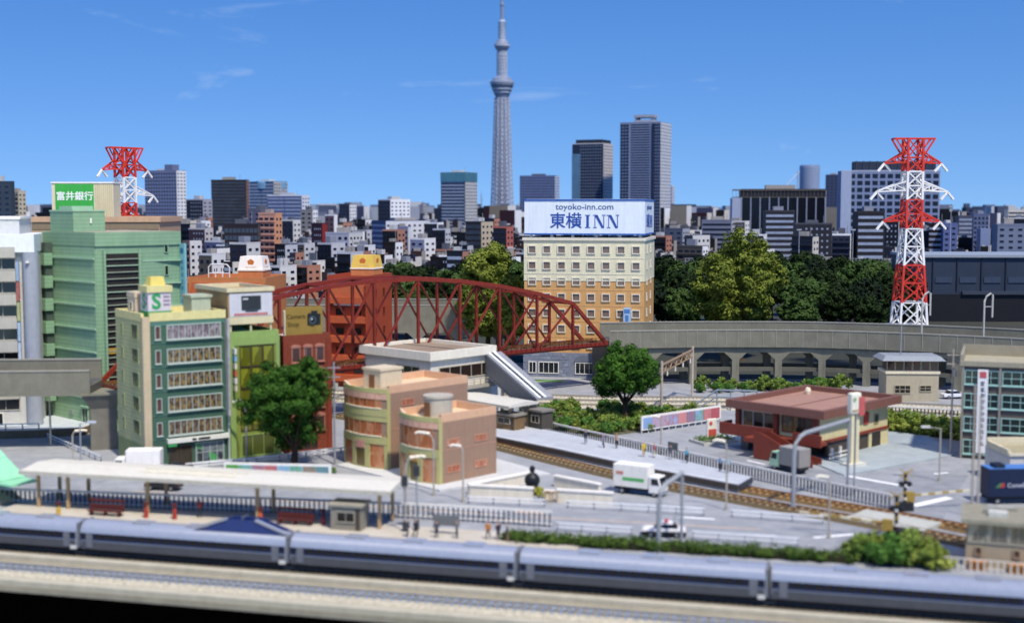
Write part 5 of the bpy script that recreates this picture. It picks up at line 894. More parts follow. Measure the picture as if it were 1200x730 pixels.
# ---------------------------------------------------------------- express train
def train_car(i, s0, label, panto=None):
    p = tl(s0, 0); t = thing('train_car', label, 'train', (p[0], p[1], -2.43), TA, 'silver express train cars'); L = 24.9
    half = [(1.5, .55), (1.66, 1.0), (1.7, 1.6), (1.69, 2.2), (1.6, 2.75), (1.38, 3.15), (1.0, 3.42), (.5, 3.56), (0, 3.6)]
    prof = [(y, z) for y, z in half] + [(-y, z) for y, z in half[-2::-1]]
    sil = mat('#9299a8', .12, .03, .3, spec=1.0); b = MB(); b.sweep([(.15, 0), (.4, 0), (L - .4, 0), (L - .15, 0)], prof); b.build('body', sil, t, smooth=True)
    for y in (-1, 1):
        MB().box(.2, y * 1.715 - .03, 1.82, L - .2, y * 1.715 + .03, 2.42).build('window_band', mat('#141a30', .25, .1), t); MB().box(.2, y * 1.72 - .03, 1.66, L - .2, y * 1.72 + .03, 1.8).build('blue_stripe', mat('#1d2747', .35), t)
        MB().box(.25, y * 1.66 - .05, .62, L - .25, y * 1.66 + .05, 1.5).build('side_panel', mat('#4c4e52', .35, .1, .6), t)  # dark grey paints the unlit train side into the panel colour
    pm_ = cached('trainpane', lambda: MB().box(0, -.02, 0, .62, .0, .46).mesh('window', glass('#0d1016', .08)))
    for k in range(20): put('window', pm_, t, (2.2 + k * 1.04, -1.747, 1.9))
    for x in (.9, L - 1.7): MB().box(x, -1.765, .8, x + .8, -1.752, 2.4).build('door', mat('#6a6d74', .35), t)
    MB().box(.5, -1.4, .15, L - .5, 1.4, .62).build('underframe', mat('#1d1b1a', .8, .3, 1), t)
    for x in (3.2, L - 3.2):
        g_ = put('bogie', None, t, (x, 0, 0)); MB().box(-1.6, -1.25, .25, 1.6, 1.25, .55).build('bogie_frame', mat('#2c2a28', .8), g_)
        for dx in (-1.1, 1.1):
            for y in (-.78, .78): MB().pipe([(dx, y - .07, .43), (dx, y + .07, .43)], .43, 14).build('wheel', mat('#3a3835', .6), g_)
    MB().box(L - .16, -1.5, .6, L + .16, 1.5, 3.42).build('gangway_bellows', mat('#6a6d74', .8), t); MB().box(L - .9, -1.72, .5, L - .2, -1.5, .95).build('step_plate', mat('#cfcdc4', .5), t)
    for x in (6, 12.5, 19): MB().box(x, -.7, 3.56, x + 2.2, .7, 3.68).build('roof_hatch', sil, t)
    if panto:
        q = put('pantograph_cover', None, t, (panto, 0, 3.45)); nv = mat('#27376e', .35)
        MB().add([(-5.2, -1.05, 0), (5.2, -1.05, 0), (1.6, -.95, 1.3), (-1.6, -.95, 1.3), (-5.2, -.9, 0), (5.2, -.9, 0), (1.6, -.82, 1.3), (-1.6, -.82, 1.3)], [(0, 1, 2, 3), (7, 6, 5, 4), (0, 4, 5, 1), (1, 5, 6, 2), (2, 6, 7, 3), (3, 7, 4, 0)]).build('shield', nv, q)
        MB().add([(-5.2, .9, 0), (5.2, .9, 0), (1.6, .85, 1.3), (-1.6, .85, 1.3), (-5.2, 1.05, 0), (5.2, 1.05, 0), (1.6, .97, 1.3), (-1.6, .97, 1.3)], [(0, 1, 2, 3), (7, 6, 5, 4), (0, 4, 5, 1), (1, 5, 6, 2), (2, 6, 7, 3), (3, 7, 4, 0)]).build('shield', nv, q)
        for s in (-1, 1): MB().beam((s * 5.4, -1.0, .15), (s * 1.7, -.9, 1.42), .36, .26).build('shield_edge', sil, q)
        MB().beam((-1.2, 0, .3), (0, 0, 1.5), .12).beam((0, -.7, 1.55), (0, .7, 1.55), .1).build('pantograph', mat('#6d7684', .5), q)
lbs = ['express train car cut by the left edge under the mint stair', 'second express train car from the left with the blue pantograph cover', 'middle express train car in front of the standing people', 'fourth express train car below the front hedge', 'rightmost express train car in front of the beige corner building']
s_ = -74.4
for i, lb in enumerate(lbs): train_car(i, s_ + i * 25.15 - 0.0, lb, 19.3 if i == 1 else None)
# ---------------------------------------------------------------- people
def person_mesh(seed, shirt, legs, hair='#221a16', skin='#c99a7c', stride=.1, lift=0):
    V = [(0, 0, .96), (0, .01, 1.2), (0, .0, 1.42), (0, 0, 1.54), (0, -.02, 1.64), (0, -.01, 1.78), (-.1, 0, .9), (-.11, -stride, .5), (-.12, stride * .4, .08), (-.12, stride * .4 - .16, .04), (.1, 0, .9), (.11, stride, .5), (.12, stride * 1.6, .08), (.12, stride * 1.6 - .16, .04), (-.2, 0, 1.42), (-.27, .03, 1.14), (-.25, -.1 - lift, .92 + lift), (.2, 0, 1.42), (.27, .02, 1.14), (.26, -.08, .9)]
    E = [(0, 1), (1, 2), (2, 3), (3, 4), (4, 5), (0, 6), (6, 7), (7, 8), (8, 9), (0, 10), (10, 11), (11, 12), (12, 13), (2, 14), (14, 15), (15, 16), (2, 17), (17, 18), (18, 19)]
    rad = [.16, .15, .17, .06, .1, .09, .105, .075, .05, .04, .105, .075, .05, .04, .075, .055, .045, .075, .055, .045]
    me = bpy.data.meshes.new('p'); me.from_pydata(V, E, []); o = bpy.data.objects.new('p', me); COL.objects.link(o); sk = o.modifiers.new('s', 'SKIN'); o.modifiers.new('u', 'SUBSURF').levels = 1
    for i, r_ in enumerate(rad): me.skin_vertices[0].data[i].radius = (r_, r_ * .8)
    me.skin_vertices[0].data[0].use_root = True; bpy.context.view_layer.update()
    out = bpy.data.meshes.new_from_object(o.evaluated_get(bpy.context.evaluated_depsgraph_get())); bpy.data.objects.remove(o)
    out.materials.clear()
    for c in (shirt, legs, skin, hair, '#1d1c1c'): out.materials.append(mat(c, .8, .08, 5))
    for p in out.polygons:
        c = p.center; p.use_smooth = True
        p.material_index = 3 if (c.z > 1.74 or (c.z > 1.62 and c.y > .02)) else 2 if (c.z > 1.5 or (abs(c.x) > .2 and c.z < 1.0)) else 0 if c.z > .97 else 4 if c.z < .1 else 1
    return out
PP = [((10.9, 187.2, 1.1), '#2b3145', '#23262e', 'person in a navy jacket on the middle platform nearest the shrubs', 0), ((13.3, 184.4, 1.1), '#7a6f8a', '#55565e', 'person in a violet grey top on the middle platform', 1), ((15.2, 184.0, 1.1), '#b59a86', '#2e2f36', 'person in a tan top and dark trousers on the middle platform', 2), ((18.5, 177.6, 1.1), '#c9b23c', '#b89a34', 'person in yellow clothes on the middle platform', 0), ((19.9, 177.0, 1.1), '#b0475a', '#c7bda0', 'person in a pink red top beside the yellow figure', 1), ((22.0, 175.6, 1.1), '#4a4e58', '#6a6a6e', 'person in dark grey left of the notice board', 2), ((23.9, 173.2, 1.1), '#4f93a8', '#2a3038', 'person in a teal top right of the notice board', 1), ((27.6, 167.6, 1.1), '#7fa6c4', '#23262c', 'person in a pale blue shirt at the end of the middle platform', 2), ((28.4, 166.6, 1.1), '#8fb3c4', '#3a3e46', 'second person in pale blue at the platform end', 0),
      ((-11.4, 137.3, .05), '#3c4048', '#3a3a40', 'person in dark clothes under the left traffic signal', 0), ((-10.5, 137.2, .05), '#34363c', '#2c2c30', 'person in black under the right traffic signal', 1), ((-8.2, 136.8, .05), '#4a4c50', '#3d4046', 'person in grey left of the front notice board', 2), ((-6.0, 136.6, .05), '#5b5a58', '#37383e', 'person in brown grey right of the front notice board', 0), ((-2.6, 136.2, .05), '#c07a34', '#33343a', 'person in an orange top on the front platform', 1), ((-1.5, 136.0, .05), '#3a2c3a', '#2a2a30', 'person in dark maroon beside the orange figure', 2), ((-.5, 135.2, .05), '#6d6a5c', '#8a7a5c', 'person in khaki at the left end of the front hedge', 0), ((-36.2, 146.0, .2), '#8a3c34', '#2c2c30', 'person in a red top under the front canopy', 1)]
prot = {}
for k, (loc, sh, lg, lb, pose) in enumerate(PP):
    if pose not in prot: prot[pose] = person_mesh(pose, sh, lg, stride=(.05, .12, .0)[pose], lift=(0, .1, .22)[pose]); me = prot[pose]
    else:
        me = prot[pose].copy()
        for i, c in ((0, sh), (1, lg)): me.materials[i] = mat(c, .8, .08, 5)
    o = put('person', me, None, loc, (0, 0, R((k * 67) % 360 - 180))); o.scale = (1.2, 1.2, 1.22); tag(o, lb, 'person', 'people waiting on the platforms')
# ---------------------------------------------------------------- right-hand buildings
def grey_office():
    t = thing('school_building', 'grey brown four storey block with mint window frames and a hanging white banner', 'building', (64.6, 182.4, 0), -21); W, D, H = 10.6, 13, 14.4
    gw = mat('#5f5750', .65, .06, .5); fr = mat('#9fc4bc', .5, .04); tr_ = mat('#98927e', .65, .05)
    MB().box(0, 0, 0, W, D, H - 1).build('wall', gw, t); b = MB(); b.box(-.3, -.4, H - .996, W, .1, H - .3); b.box(-.3, .1, H - .996, .1, D, H + .5); b.box(-.3, D - .4, H - .996, W, D, H + .8); b.build('parapet', tr_, t); MB().box(.11, .11, H - .99, W, D - .41, H - .8).build('roof', mat('#a8a28a', .75), t)
    for k in range(4):
        z = .7 + k * 3.35
        for u, ww in ((1.35, 2.0), (3.9, 2.2), (7.9, 5.0)): window(t, 'F', u, z, ww, 2.1, fr, glass('#24302e'), nx=2 if ww < 3 else 4, ny=2, fr=.13, sill=.15)
    for x in (0, 5.0, W - .3): MB().box(x, -.3, 0, x + .3, -.004, H - 1).build('pilaster', mat('#8f897c', .65), t)
    bn = MB().box(2.15, -.62, 1.0, 3.55, -.52, H - 1.4).build('banner', mat('#e6e6e4', .6, .03), t); MB().box(2.4, -.66, H - 2.6, 3.3, -.624, H - 1.7).build('banner_red_mark', mat('#c05a5a', .5, .15, 4), bn); b = MB(); r = random.Random(4)
    for k in range(11):
        z = H - 3.7 - k * .86
        for q in range(3): b.box(2.5 + .1 * r.random(), -.65, z + q * .22, 3.0 + .25 * r.random(), -.623, z + .1 + q * .22)
        b.box(2.75, -.652, z - .05, 2.87, -.624, z + .6)
    tag(b.build('banner_print', mat('#3a3a3e', .5), bn), kind='stuff')
    w_ = put('stair_wing', None, t, (W + .01, -1.4, 0)); MB().box(0, 0, 3.2, 9, D, H + 1.2).build('wall', mat('#8d8678', .65, .06), w_); MB().box(-.1, -.15, H + 1.204, 9, D, H + 1.6).build('coping', tr_, w_); MB().box(0, -.2, 2.6, 9, 4, 3.19).build('canopy', mat('#a08f84', .65), w_)
    MB().pipe([(1.3, -.1, 4.4), (1.3, -.1, 11), (1.6, -.1, 11.8), (2.2, -.1, 12.1), (6, -.1, 12.1)], .14, 8).build('wall_pipe', tr_, w_)
    for x in (.3, 4): MB().cyl(x, .3, 0, 2.6, .35, 10).build('porch_column', mat('#d9dcd8', .6), w_)
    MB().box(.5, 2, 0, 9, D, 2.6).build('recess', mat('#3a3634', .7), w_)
    for k in range(3): window(w_, 'F', 3.4, 4.4 + k * 2.9, 2.4, 1.8, tr_, glass('#3a3230'), nx=2, fr=.12)
grey_office()
def louvre_shed():
    t = thing('low_shed', 'low pale shed with louvred roof and violet window behind the blue truck', 'building', (64.4, 163.4, 0), 2); MB().box(0, 0, 0, 14, 8, 4.0).build('wall', mat('#c4c2bc', .65, .05), t)
    MB().box(-.2, -.25, 4.004, 14, .05, 4.35).build('eave', mat('#d5cdb4', .65), t); MB().box(-.3, 6.6, 4.004, 14, 7, 5.2).box(-.3, .06, 4.004, .1, 6.59, 4.8).build('parapet', mat('#cfc6a8', .65), t)
    for k in range(20): MB().box(.3 + k * .68, .3, 4.01, .7 + k * .68, 6.4, 4.3).build('roof_louvre', mat('#c2b894', .7), t)
    window(t, 'F', 6.5, 2.0, 9, 1.7, mat('#8d8ba0', .5), glass('#3c3a6a'), nx=5, fr=.14); MB().box(-.05, -.06, 0, 14, -.004, .5).build('plinth', mat('#8f8d86', .7), t)
louvre_shed()
def corner_station():
    t = thing('corner_building', 'beige low building with flat gravel roof and glazed upper band at the bottom right corner', 'building', (45.7, 126.6, 0), TA - 6); W, D, H = 16, 6.5, 6.6; be = mat('#a3947a', .65, .06, .5)
    MB().box(0, 0, 0, W, D, 2.5).build('wall', be, t); MB().box(.15, .15, 2.5, W, D - .15, 4.5).build('core', mat('#6d665a', .7), t); MB().box(-.5, -.6, 4.504, W, D + .5, 4.9).build('roof', mat('#8d8a78', .8, .15, 1.2), t); 
    r = random.Random(9)
    for k in range(16): x, y = r.uniform(.3, 13), r.uniform(.2, 5.2); MB().box(x, y, 4.904, x + r.uniform(.8, 2.2), y + r.uniform(.4, 1.2), 4.904 + r.uniform(.15, .5)).build('roof_slab', mat(r.choice(['#c4c4bc', '#a9aaa2', '#d5d6d0', '#8f8f84']), .8), t)
    for i in range(8): window(t, 'F', 1.1 + i * 1.9, 2.52, 1.85, 1.95, mat('#a9a592', .55), interior('#8d8878', '#a39a86', '#6d685c', '#b5a688', scale=.4), nx=2, fr=.1)
    for u in (1.2, 4.8, 6.2): window(t, 'F', u, 1.2, .7, .9, be, glass('#5c4436'), fr=.1)
    for x0, x1 in ((.3, 2.0), (4.0, 12)): MB().box(x0, -1.3, .0, x1, -.3, .9).build('orange_bench', mat('#c07f3c', .6, .1), t)
    b = MB()
    for k in range(26): b.box(-2.0 + k * .62, -1.6, 0, -1.85 + k * .62, -1.5, 1.1)
    tag(b.build('fence_pickets', mat('#d9d4c4', .6), t), kind='stuff'); MB().box(-2, -1.62, 1.104, 14, -1.48, 1.2).build('fence_rail', mat('#d9d4c4', .6), t)
corner_station()
# ---------------------------------------------------------------- trees, shrubs, hedges
bark = mat('#4a382a', .9, .25, 2, bump=.5)
g_mid = leafmat('#254512', '#4c7426', .5); g_dk = leafmat('#203e10', '#446a22', .5); g_ol = leafmat('#485a1a', '#808a38', .3); g_sh = leafmat('#54702c', '#8a9a48', .8)
tree('broadleaf_tree', 'dark green round tree standing before the lime shop block', (-29.9, 173.6, 0), 15.8, 6.9, 7.5, g_dk, bark, 11, 3.6, .6, 330, 170, 1.1, .2)
tree('broadleaf_tree', 'dark green tree with bare trunk in the shrub yard', (19.2, 213.4, 0), 13.8, 6.0, 5.8, g_mid, bark, 23, 3.4, .6, 300, 160, 1.0, .2)
tree('broadleaf_tree', 'huge sunlit olive tree rising behind the viaduct', (53.6, 300, 0), 30.4, 11.4, 13.5, g_ol, bark, 31, 8, .9, 520, 130, 1.6, .36, lobes=10)
tree('broadleaf_tree', 'tall sunlit olive tree left of the hotel behind the bridge', (-5.4, 291, 0), 28.6, 7.9, 12.5, g_ol, bark, 44, 7, .8, 380, 130, 1.4, .34, lobes=9)
tree('broadleaf_tree', 'smaller olive tree close to the hotel wall behind the bridge', (-.6, 284, 0), 20.5, 3.6, 8.0, g_ol, bark, 47, 5, .5, 110, 100, 1.1, .36, lobes=6)
# woodland belt beyond the viaduct: three crown shapes copied
wood = [leafmat('#121e0a', '#2b3d18', .3), leafmat('#213610', '#4c6430', .3), leafmat('#0c140a', '#1e2e18', .3)]
protos = []
for k in range(3):
    protos.append((cloud_mesh('crown', crown_clumps(60 + k, 7.5, 7.5, 7.0, 13.5, 150, 1.7, 9), 75, .62, 60 + k, wood[k]), MB().pipe([(0, 0, -.05), (.2, .1, 5), (0, 0, 12)], .6, 8, .25).mesh('trunk', bark)))
cnt = {}
ORD = ['first', 'second', 'third', 'fourth', 'fifth', 'sixth', 'seventh', 'eighth', 'ninth', 'tenth', 'eleventh', 'twelfth', 'thirteenth', 'fourteenth', 'fifteenth', 'sixteenth', 'seventeenth']
wl_ = ['dark woodland tree in the belt beyond the viaduct', 'mid green woodland tree in the belt beyond the viaduct', 'blackish green woodland tree in the belt beyond the viaduct']
spots = []
r = random.Random(12)
for px, top, Y in [(452, 303, 360), (470, 300, 380), (490, 306, 350), (508, 303, 370), (528, 308, 345), (545, 300, 380), (505, 318, 325), (475, 320, 322), (440, 318, 340), (556, 296, 400), (606, 296, 390),
                   (778, 292, 380), (792, 308, 345), (806, 298, 370), (820, 312, 340), (772, 322, 325), (800, 330, 322), (838, 290, 400), (905, 288, 400), (922, 300, 370), (938, 288, 420), (955, 296, 390), (946, 318, 340), (968, 308, 360), (985, 292, 420), (1000, 300, 390), (978, 330, 330), (1012, 318, 345), (1030, 298, 400), (1044, 312, 360), (1022, 338, 325), (935, 340, 322), (1052, 330, 335), (968, 296, 460), (1010, 296, 450), (895, 312, 345), (1060, 306, 400)]:
    spots.append((px, top + 7, Y))
for i, (px, top, Y) in enumerate(spots):
    k = (0, 1, 0, 2, 1, 0)[i % 6]; h = 36 - (top - 243) * Y / 1500; s = h / 20.5
    where = 'left of the hotel' if px < 615 else 'between hotel and huge olive tree' if px < 860 else 'right of the huge olive tree'
    zone = lambda q: 0 if q < 615 else 1 if q < 860 else 2
    rank = sorted(q[0] for j, q in enumerate(spots) if (0, 1, 0, 2, 1, 0)[j % 6] == k and zone(q[0]) == zone(px)).index(px)
    t = thing('woodland_tree', ('%s woodland tree %s, %s such from left' % (('dark', 'mid green', 'blackish')[k], where, ORD[rank])), 'tree', ((px - 600) / 1500 * Y, Y, 0), (i * 53) % 360, 'woodland trees beyond the viaduct'); q = .75 + ((i * 7) % 11) * .055; t.scale = (s * q, s * (1.6 - q * .6), s)
    put('crown', protos[k][0], t); put('trunk', protos[k][1], t)
# shrubs
shr = [cloud_mesh('foliage', crown_clumps(80 + k, 1.5, 1.4, 1.0, .85, 30, .5, 5), 46, .17, 80 + k, m) for k, m in enumerate((g_sh, leafmat('#5f7428', '#a0a850', .8), leafmat('#3c6426', '#648a3c', .8)))]
stem = MB().pipe([(0, 0, -.02), (0, 0, .8)], .12, 6).mesh('stem', bark)
def shrub(x, y, s, k, label, group, rz=0):
    t = thing('shrub', label, 'shrub', (x, y, 0), rz, group); t.scale = (s, s, s * .95); put('foliage', shr[k], t); put('stem', stem, t)
def in_poly(x, y, P):
    c = False
    for (x0, y0), (x1, y1) in zip(P, P[1:] + P[:1]):
        if (y0 > y) != (y1 > y) and x < (x1 - x0) * (y - y0) / (y1 - y0) + x0: c = not c
    return c
r = random.Random(5); yard = [(6.5, 206.5), (13.8, 198.5), (20.3, 203.5), (35, 216), (30, 224.0), (14, 226.3), (1.5, 227), (2.5, 212)]; n = 0
lb3 = ['olive green shrub in the planted yard around the large tree', 'yellowish shrub in the planted yard around the large tree', 'deep green shrub in the planted yard around the large tree']
while n < 74:
    x, y = r.uniform(1, 35), r.uniform(197, 227)
    if in_poly(x, y, yard): k = n % 3; shrub(x, y, r.uniform(.7, 1.3), k, lb3[k], lb3[k].split()[0] + ' yard shrubs', r.uniform(0, 360)); n += 1
struct(MB().prism(yard, .005, .06).build('planting_bed', mat('#5c5a44', .95, .3, 1, bump=.5)))
for k in range(24): shrub(60.5 + (k % 12) * 1.15 + r.uniform(-.4, .4), 205.5 - (k % 12) * 1.0 + (k // 12) * 4.2, r.uniform(1.3, 1.8), (0, 1, 1)[k % 3], 'bright shrub in the strip between the restaurant and the grey block', 'shrubs right of the restaurant')
for k in range(22): shrub(37 + k * 1.35 + r.uniform(-.5, .5), 247.5 + r.uniform(0, 7), r.uniform(.9, 1.5), (2, 0)[k % 2], 'dark shrub growing under the viaduct arches', 'shrubs under the viaduct')
for k in range(10): shrub(-21 + k * 1.4, 217 - k * 1.1 + r.uniform(-1, 1), r.uniform(.7, 1.2), k % 3, 'small shrub behind the peach shops beside the station', 'shrubs behind the peach shops')
for k in range(11): shrub(-37 + k * 1.25, 170.6 + r.uniform(-.5, .5), r.uniform(.5, .8), (2, 1)[k % 2], 'low shrub at the foot of the tree by the lime shop block', 'shrubs below the lime block tree')
hd = thing('hedge', 'long clipped dark green hedge along the train between road and track', 'hedge'); put('foliage', hedge_mesh([(-1, 136.0), (12, 133.2), (24, 130.3), (34.5, 127.6)], 1.7, 1.55, 3, leafmat('#2c4a18', '#5a7030', .9), .4, 75, .15), hd); MB().sweep([(-1, 136.0), (34.5, 127.6)], [(.4, .005), (.3, .8), (-.3, .8), (-.4, .005)]).build('stems', mat('#2a2a18', .95), hd)
for k, (x, y, s) in enumerate([(35.5, 128.5, 1.3), (37.2, 129.6, 1.5), (39.0, 128.4, 1.6), (40.8, 129.0, 1.5), (42.4, 127.6, 1.4), (38.2, 126.8, 1.4), (40.2, 126.6, 1.5), (42.0, 125.8, 1.3), (36.6, 126.9, 1.3), (41.6, 130.8, 1.2), (43.4, 127.0, 1.0), (39.4, 131.0, 1.2)]): shrub(x, y, s, (0, 1, 2)[k % 3], 'big rounded bush in the clump at the right end of the hedge', 'bushes at the right end of the hedge')
# ---------------------------------------------------------------- the city behind
CITY = [
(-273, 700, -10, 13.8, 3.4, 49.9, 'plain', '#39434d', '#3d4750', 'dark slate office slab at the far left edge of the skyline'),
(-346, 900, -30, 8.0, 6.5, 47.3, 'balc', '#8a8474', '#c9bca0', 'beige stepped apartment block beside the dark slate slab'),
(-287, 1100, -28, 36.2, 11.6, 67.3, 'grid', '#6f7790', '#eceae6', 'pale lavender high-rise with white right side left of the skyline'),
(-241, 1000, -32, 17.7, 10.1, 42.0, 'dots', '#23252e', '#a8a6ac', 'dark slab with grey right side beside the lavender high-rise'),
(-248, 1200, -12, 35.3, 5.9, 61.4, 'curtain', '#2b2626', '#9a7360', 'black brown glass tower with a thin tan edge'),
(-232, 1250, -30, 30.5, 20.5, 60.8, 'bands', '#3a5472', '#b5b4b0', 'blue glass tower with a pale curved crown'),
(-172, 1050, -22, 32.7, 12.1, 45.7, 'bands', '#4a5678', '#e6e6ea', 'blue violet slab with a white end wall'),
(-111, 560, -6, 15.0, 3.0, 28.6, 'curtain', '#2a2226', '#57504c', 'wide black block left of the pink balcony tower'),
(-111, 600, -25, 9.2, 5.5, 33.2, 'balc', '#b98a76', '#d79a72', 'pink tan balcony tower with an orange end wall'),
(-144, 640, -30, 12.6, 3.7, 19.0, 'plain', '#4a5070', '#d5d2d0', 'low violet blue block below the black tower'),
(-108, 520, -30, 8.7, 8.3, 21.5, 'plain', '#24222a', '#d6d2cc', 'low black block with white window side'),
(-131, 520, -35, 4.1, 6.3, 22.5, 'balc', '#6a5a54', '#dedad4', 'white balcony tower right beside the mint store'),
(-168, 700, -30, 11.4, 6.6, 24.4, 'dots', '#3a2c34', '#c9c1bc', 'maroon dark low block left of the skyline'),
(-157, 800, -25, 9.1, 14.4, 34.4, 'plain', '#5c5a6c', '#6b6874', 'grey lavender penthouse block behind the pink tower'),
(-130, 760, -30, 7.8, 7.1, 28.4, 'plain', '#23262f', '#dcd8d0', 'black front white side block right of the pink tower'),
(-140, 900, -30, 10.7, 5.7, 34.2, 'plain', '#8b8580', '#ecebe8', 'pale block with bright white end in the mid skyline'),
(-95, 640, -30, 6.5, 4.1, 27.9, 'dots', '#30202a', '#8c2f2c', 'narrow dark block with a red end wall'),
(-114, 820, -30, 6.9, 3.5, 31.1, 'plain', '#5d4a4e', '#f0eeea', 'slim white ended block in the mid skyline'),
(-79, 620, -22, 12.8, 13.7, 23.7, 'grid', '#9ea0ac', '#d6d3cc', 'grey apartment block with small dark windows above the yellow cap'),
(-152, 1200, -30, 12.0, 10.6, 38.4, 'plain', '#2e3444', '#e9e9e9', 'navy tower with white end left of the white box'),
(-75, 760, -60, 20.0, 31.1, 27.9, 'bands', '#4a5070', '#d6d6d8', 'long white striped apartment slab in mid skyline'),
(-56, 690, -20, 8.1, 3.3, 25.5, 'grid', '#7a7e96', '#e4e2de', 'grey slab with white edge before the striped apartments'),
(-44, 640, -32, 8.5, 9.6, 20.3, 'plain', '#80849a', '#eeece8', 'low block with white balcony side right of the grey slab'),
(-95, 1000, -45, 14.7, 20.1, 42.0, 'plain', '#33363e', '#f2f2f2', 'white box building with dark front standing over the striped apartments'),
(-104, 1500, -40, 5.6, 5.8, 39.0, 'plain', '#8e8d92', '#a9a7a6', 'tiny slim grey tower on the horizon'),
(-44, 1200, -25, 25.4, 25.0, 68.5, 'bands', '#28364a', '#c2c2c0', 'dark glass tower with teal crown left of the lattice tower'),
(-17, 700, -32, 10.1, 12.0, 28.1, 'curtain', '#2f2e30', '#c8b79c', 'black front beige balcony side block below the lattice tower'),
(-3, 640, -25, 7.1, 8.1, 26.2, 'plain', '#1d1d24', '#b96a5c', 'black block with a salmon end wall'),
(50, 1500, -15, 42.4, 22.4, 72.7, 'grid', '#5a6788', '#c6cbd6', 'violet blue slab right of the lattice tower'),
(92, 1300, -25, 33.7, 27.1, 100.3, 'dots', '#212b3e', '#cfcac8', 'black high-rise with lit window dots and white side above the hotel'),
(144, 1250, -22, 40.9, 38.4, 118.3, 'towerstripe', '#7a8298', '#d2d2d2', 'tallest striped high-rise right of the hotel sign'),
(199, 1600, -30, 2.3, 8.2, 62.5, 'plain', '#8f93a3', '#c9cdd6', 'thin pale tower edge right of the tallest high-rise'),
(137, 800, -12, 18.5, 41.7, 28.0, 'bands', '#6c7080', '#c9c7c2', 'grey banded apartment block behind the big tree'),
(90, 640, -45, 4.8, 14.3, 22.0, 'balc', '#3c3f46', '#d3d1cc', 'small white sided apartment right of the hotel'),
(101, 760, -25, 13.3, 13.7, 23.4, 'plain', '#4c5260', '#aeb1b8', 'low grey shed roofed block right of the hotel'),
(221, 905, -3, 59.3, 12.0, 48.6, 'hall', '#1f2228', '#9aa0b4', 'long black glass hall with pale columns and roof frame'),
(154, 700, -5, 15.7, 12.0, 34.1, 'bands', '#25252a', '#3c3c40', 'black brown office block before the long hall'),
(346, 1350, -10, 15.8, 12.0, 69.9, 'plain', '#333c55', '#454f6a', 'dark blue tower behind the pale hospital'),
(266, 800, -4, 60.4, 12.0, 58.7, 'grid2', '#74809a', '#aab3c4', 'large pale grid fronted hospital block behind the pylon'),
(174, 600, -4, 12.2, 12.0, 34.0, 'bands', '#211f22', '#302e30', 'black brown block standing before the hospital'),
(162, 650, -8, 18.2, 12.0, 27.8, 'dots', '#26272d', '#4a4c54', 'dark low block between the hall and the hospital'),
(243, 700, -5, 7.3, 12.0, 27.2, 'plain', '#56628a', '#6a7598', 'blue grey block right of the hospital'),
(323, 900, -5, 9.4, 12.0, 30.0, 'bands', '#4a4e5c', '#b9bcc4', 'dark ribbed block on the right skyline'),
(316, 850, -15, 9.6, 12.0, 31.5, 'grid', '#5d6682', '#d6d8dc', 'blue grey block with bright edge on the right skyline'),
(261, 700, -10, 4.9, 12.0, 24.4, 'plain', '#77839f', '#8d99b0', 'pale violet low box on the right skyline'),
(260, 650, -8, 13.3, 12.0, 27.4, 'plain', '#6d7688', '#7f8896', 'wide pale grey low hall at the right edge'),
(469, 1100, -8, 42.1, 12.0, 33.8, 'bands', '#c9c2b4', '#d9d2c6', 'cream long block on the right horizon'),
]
win_d = mat('#1d2230', .25, .2, .2); win_l = mat('#9aa5b8', .35, .15, .3); win_n = mat('#262e44', .25, .2, .2)
def facade(b, face, W, D, H, nx, nz, fx, fz, z0=2, off=.12, x0=0.0, x1=1.0):
    """window quads on the front ('F') or the right side ('R') of a block whose near corner is the origin"""
    L = (W if face == 'F' else D); dx = L * (x1 - x0) / nx; dz = (H - z0 - 1.2) / nz
    for i in range(nx):
        for k in range(nz):
            a = L * x0 + dx * (i + .5 - fx / 2); c = a + dx * fx; z = z0 + dz * (k + .5 - fz / 2); e = z + dz * fz
            if face == 'F': b.box(-c, -off, z, -a, -.003, e)
            else: b.box(.003, a, z, off, c, e)
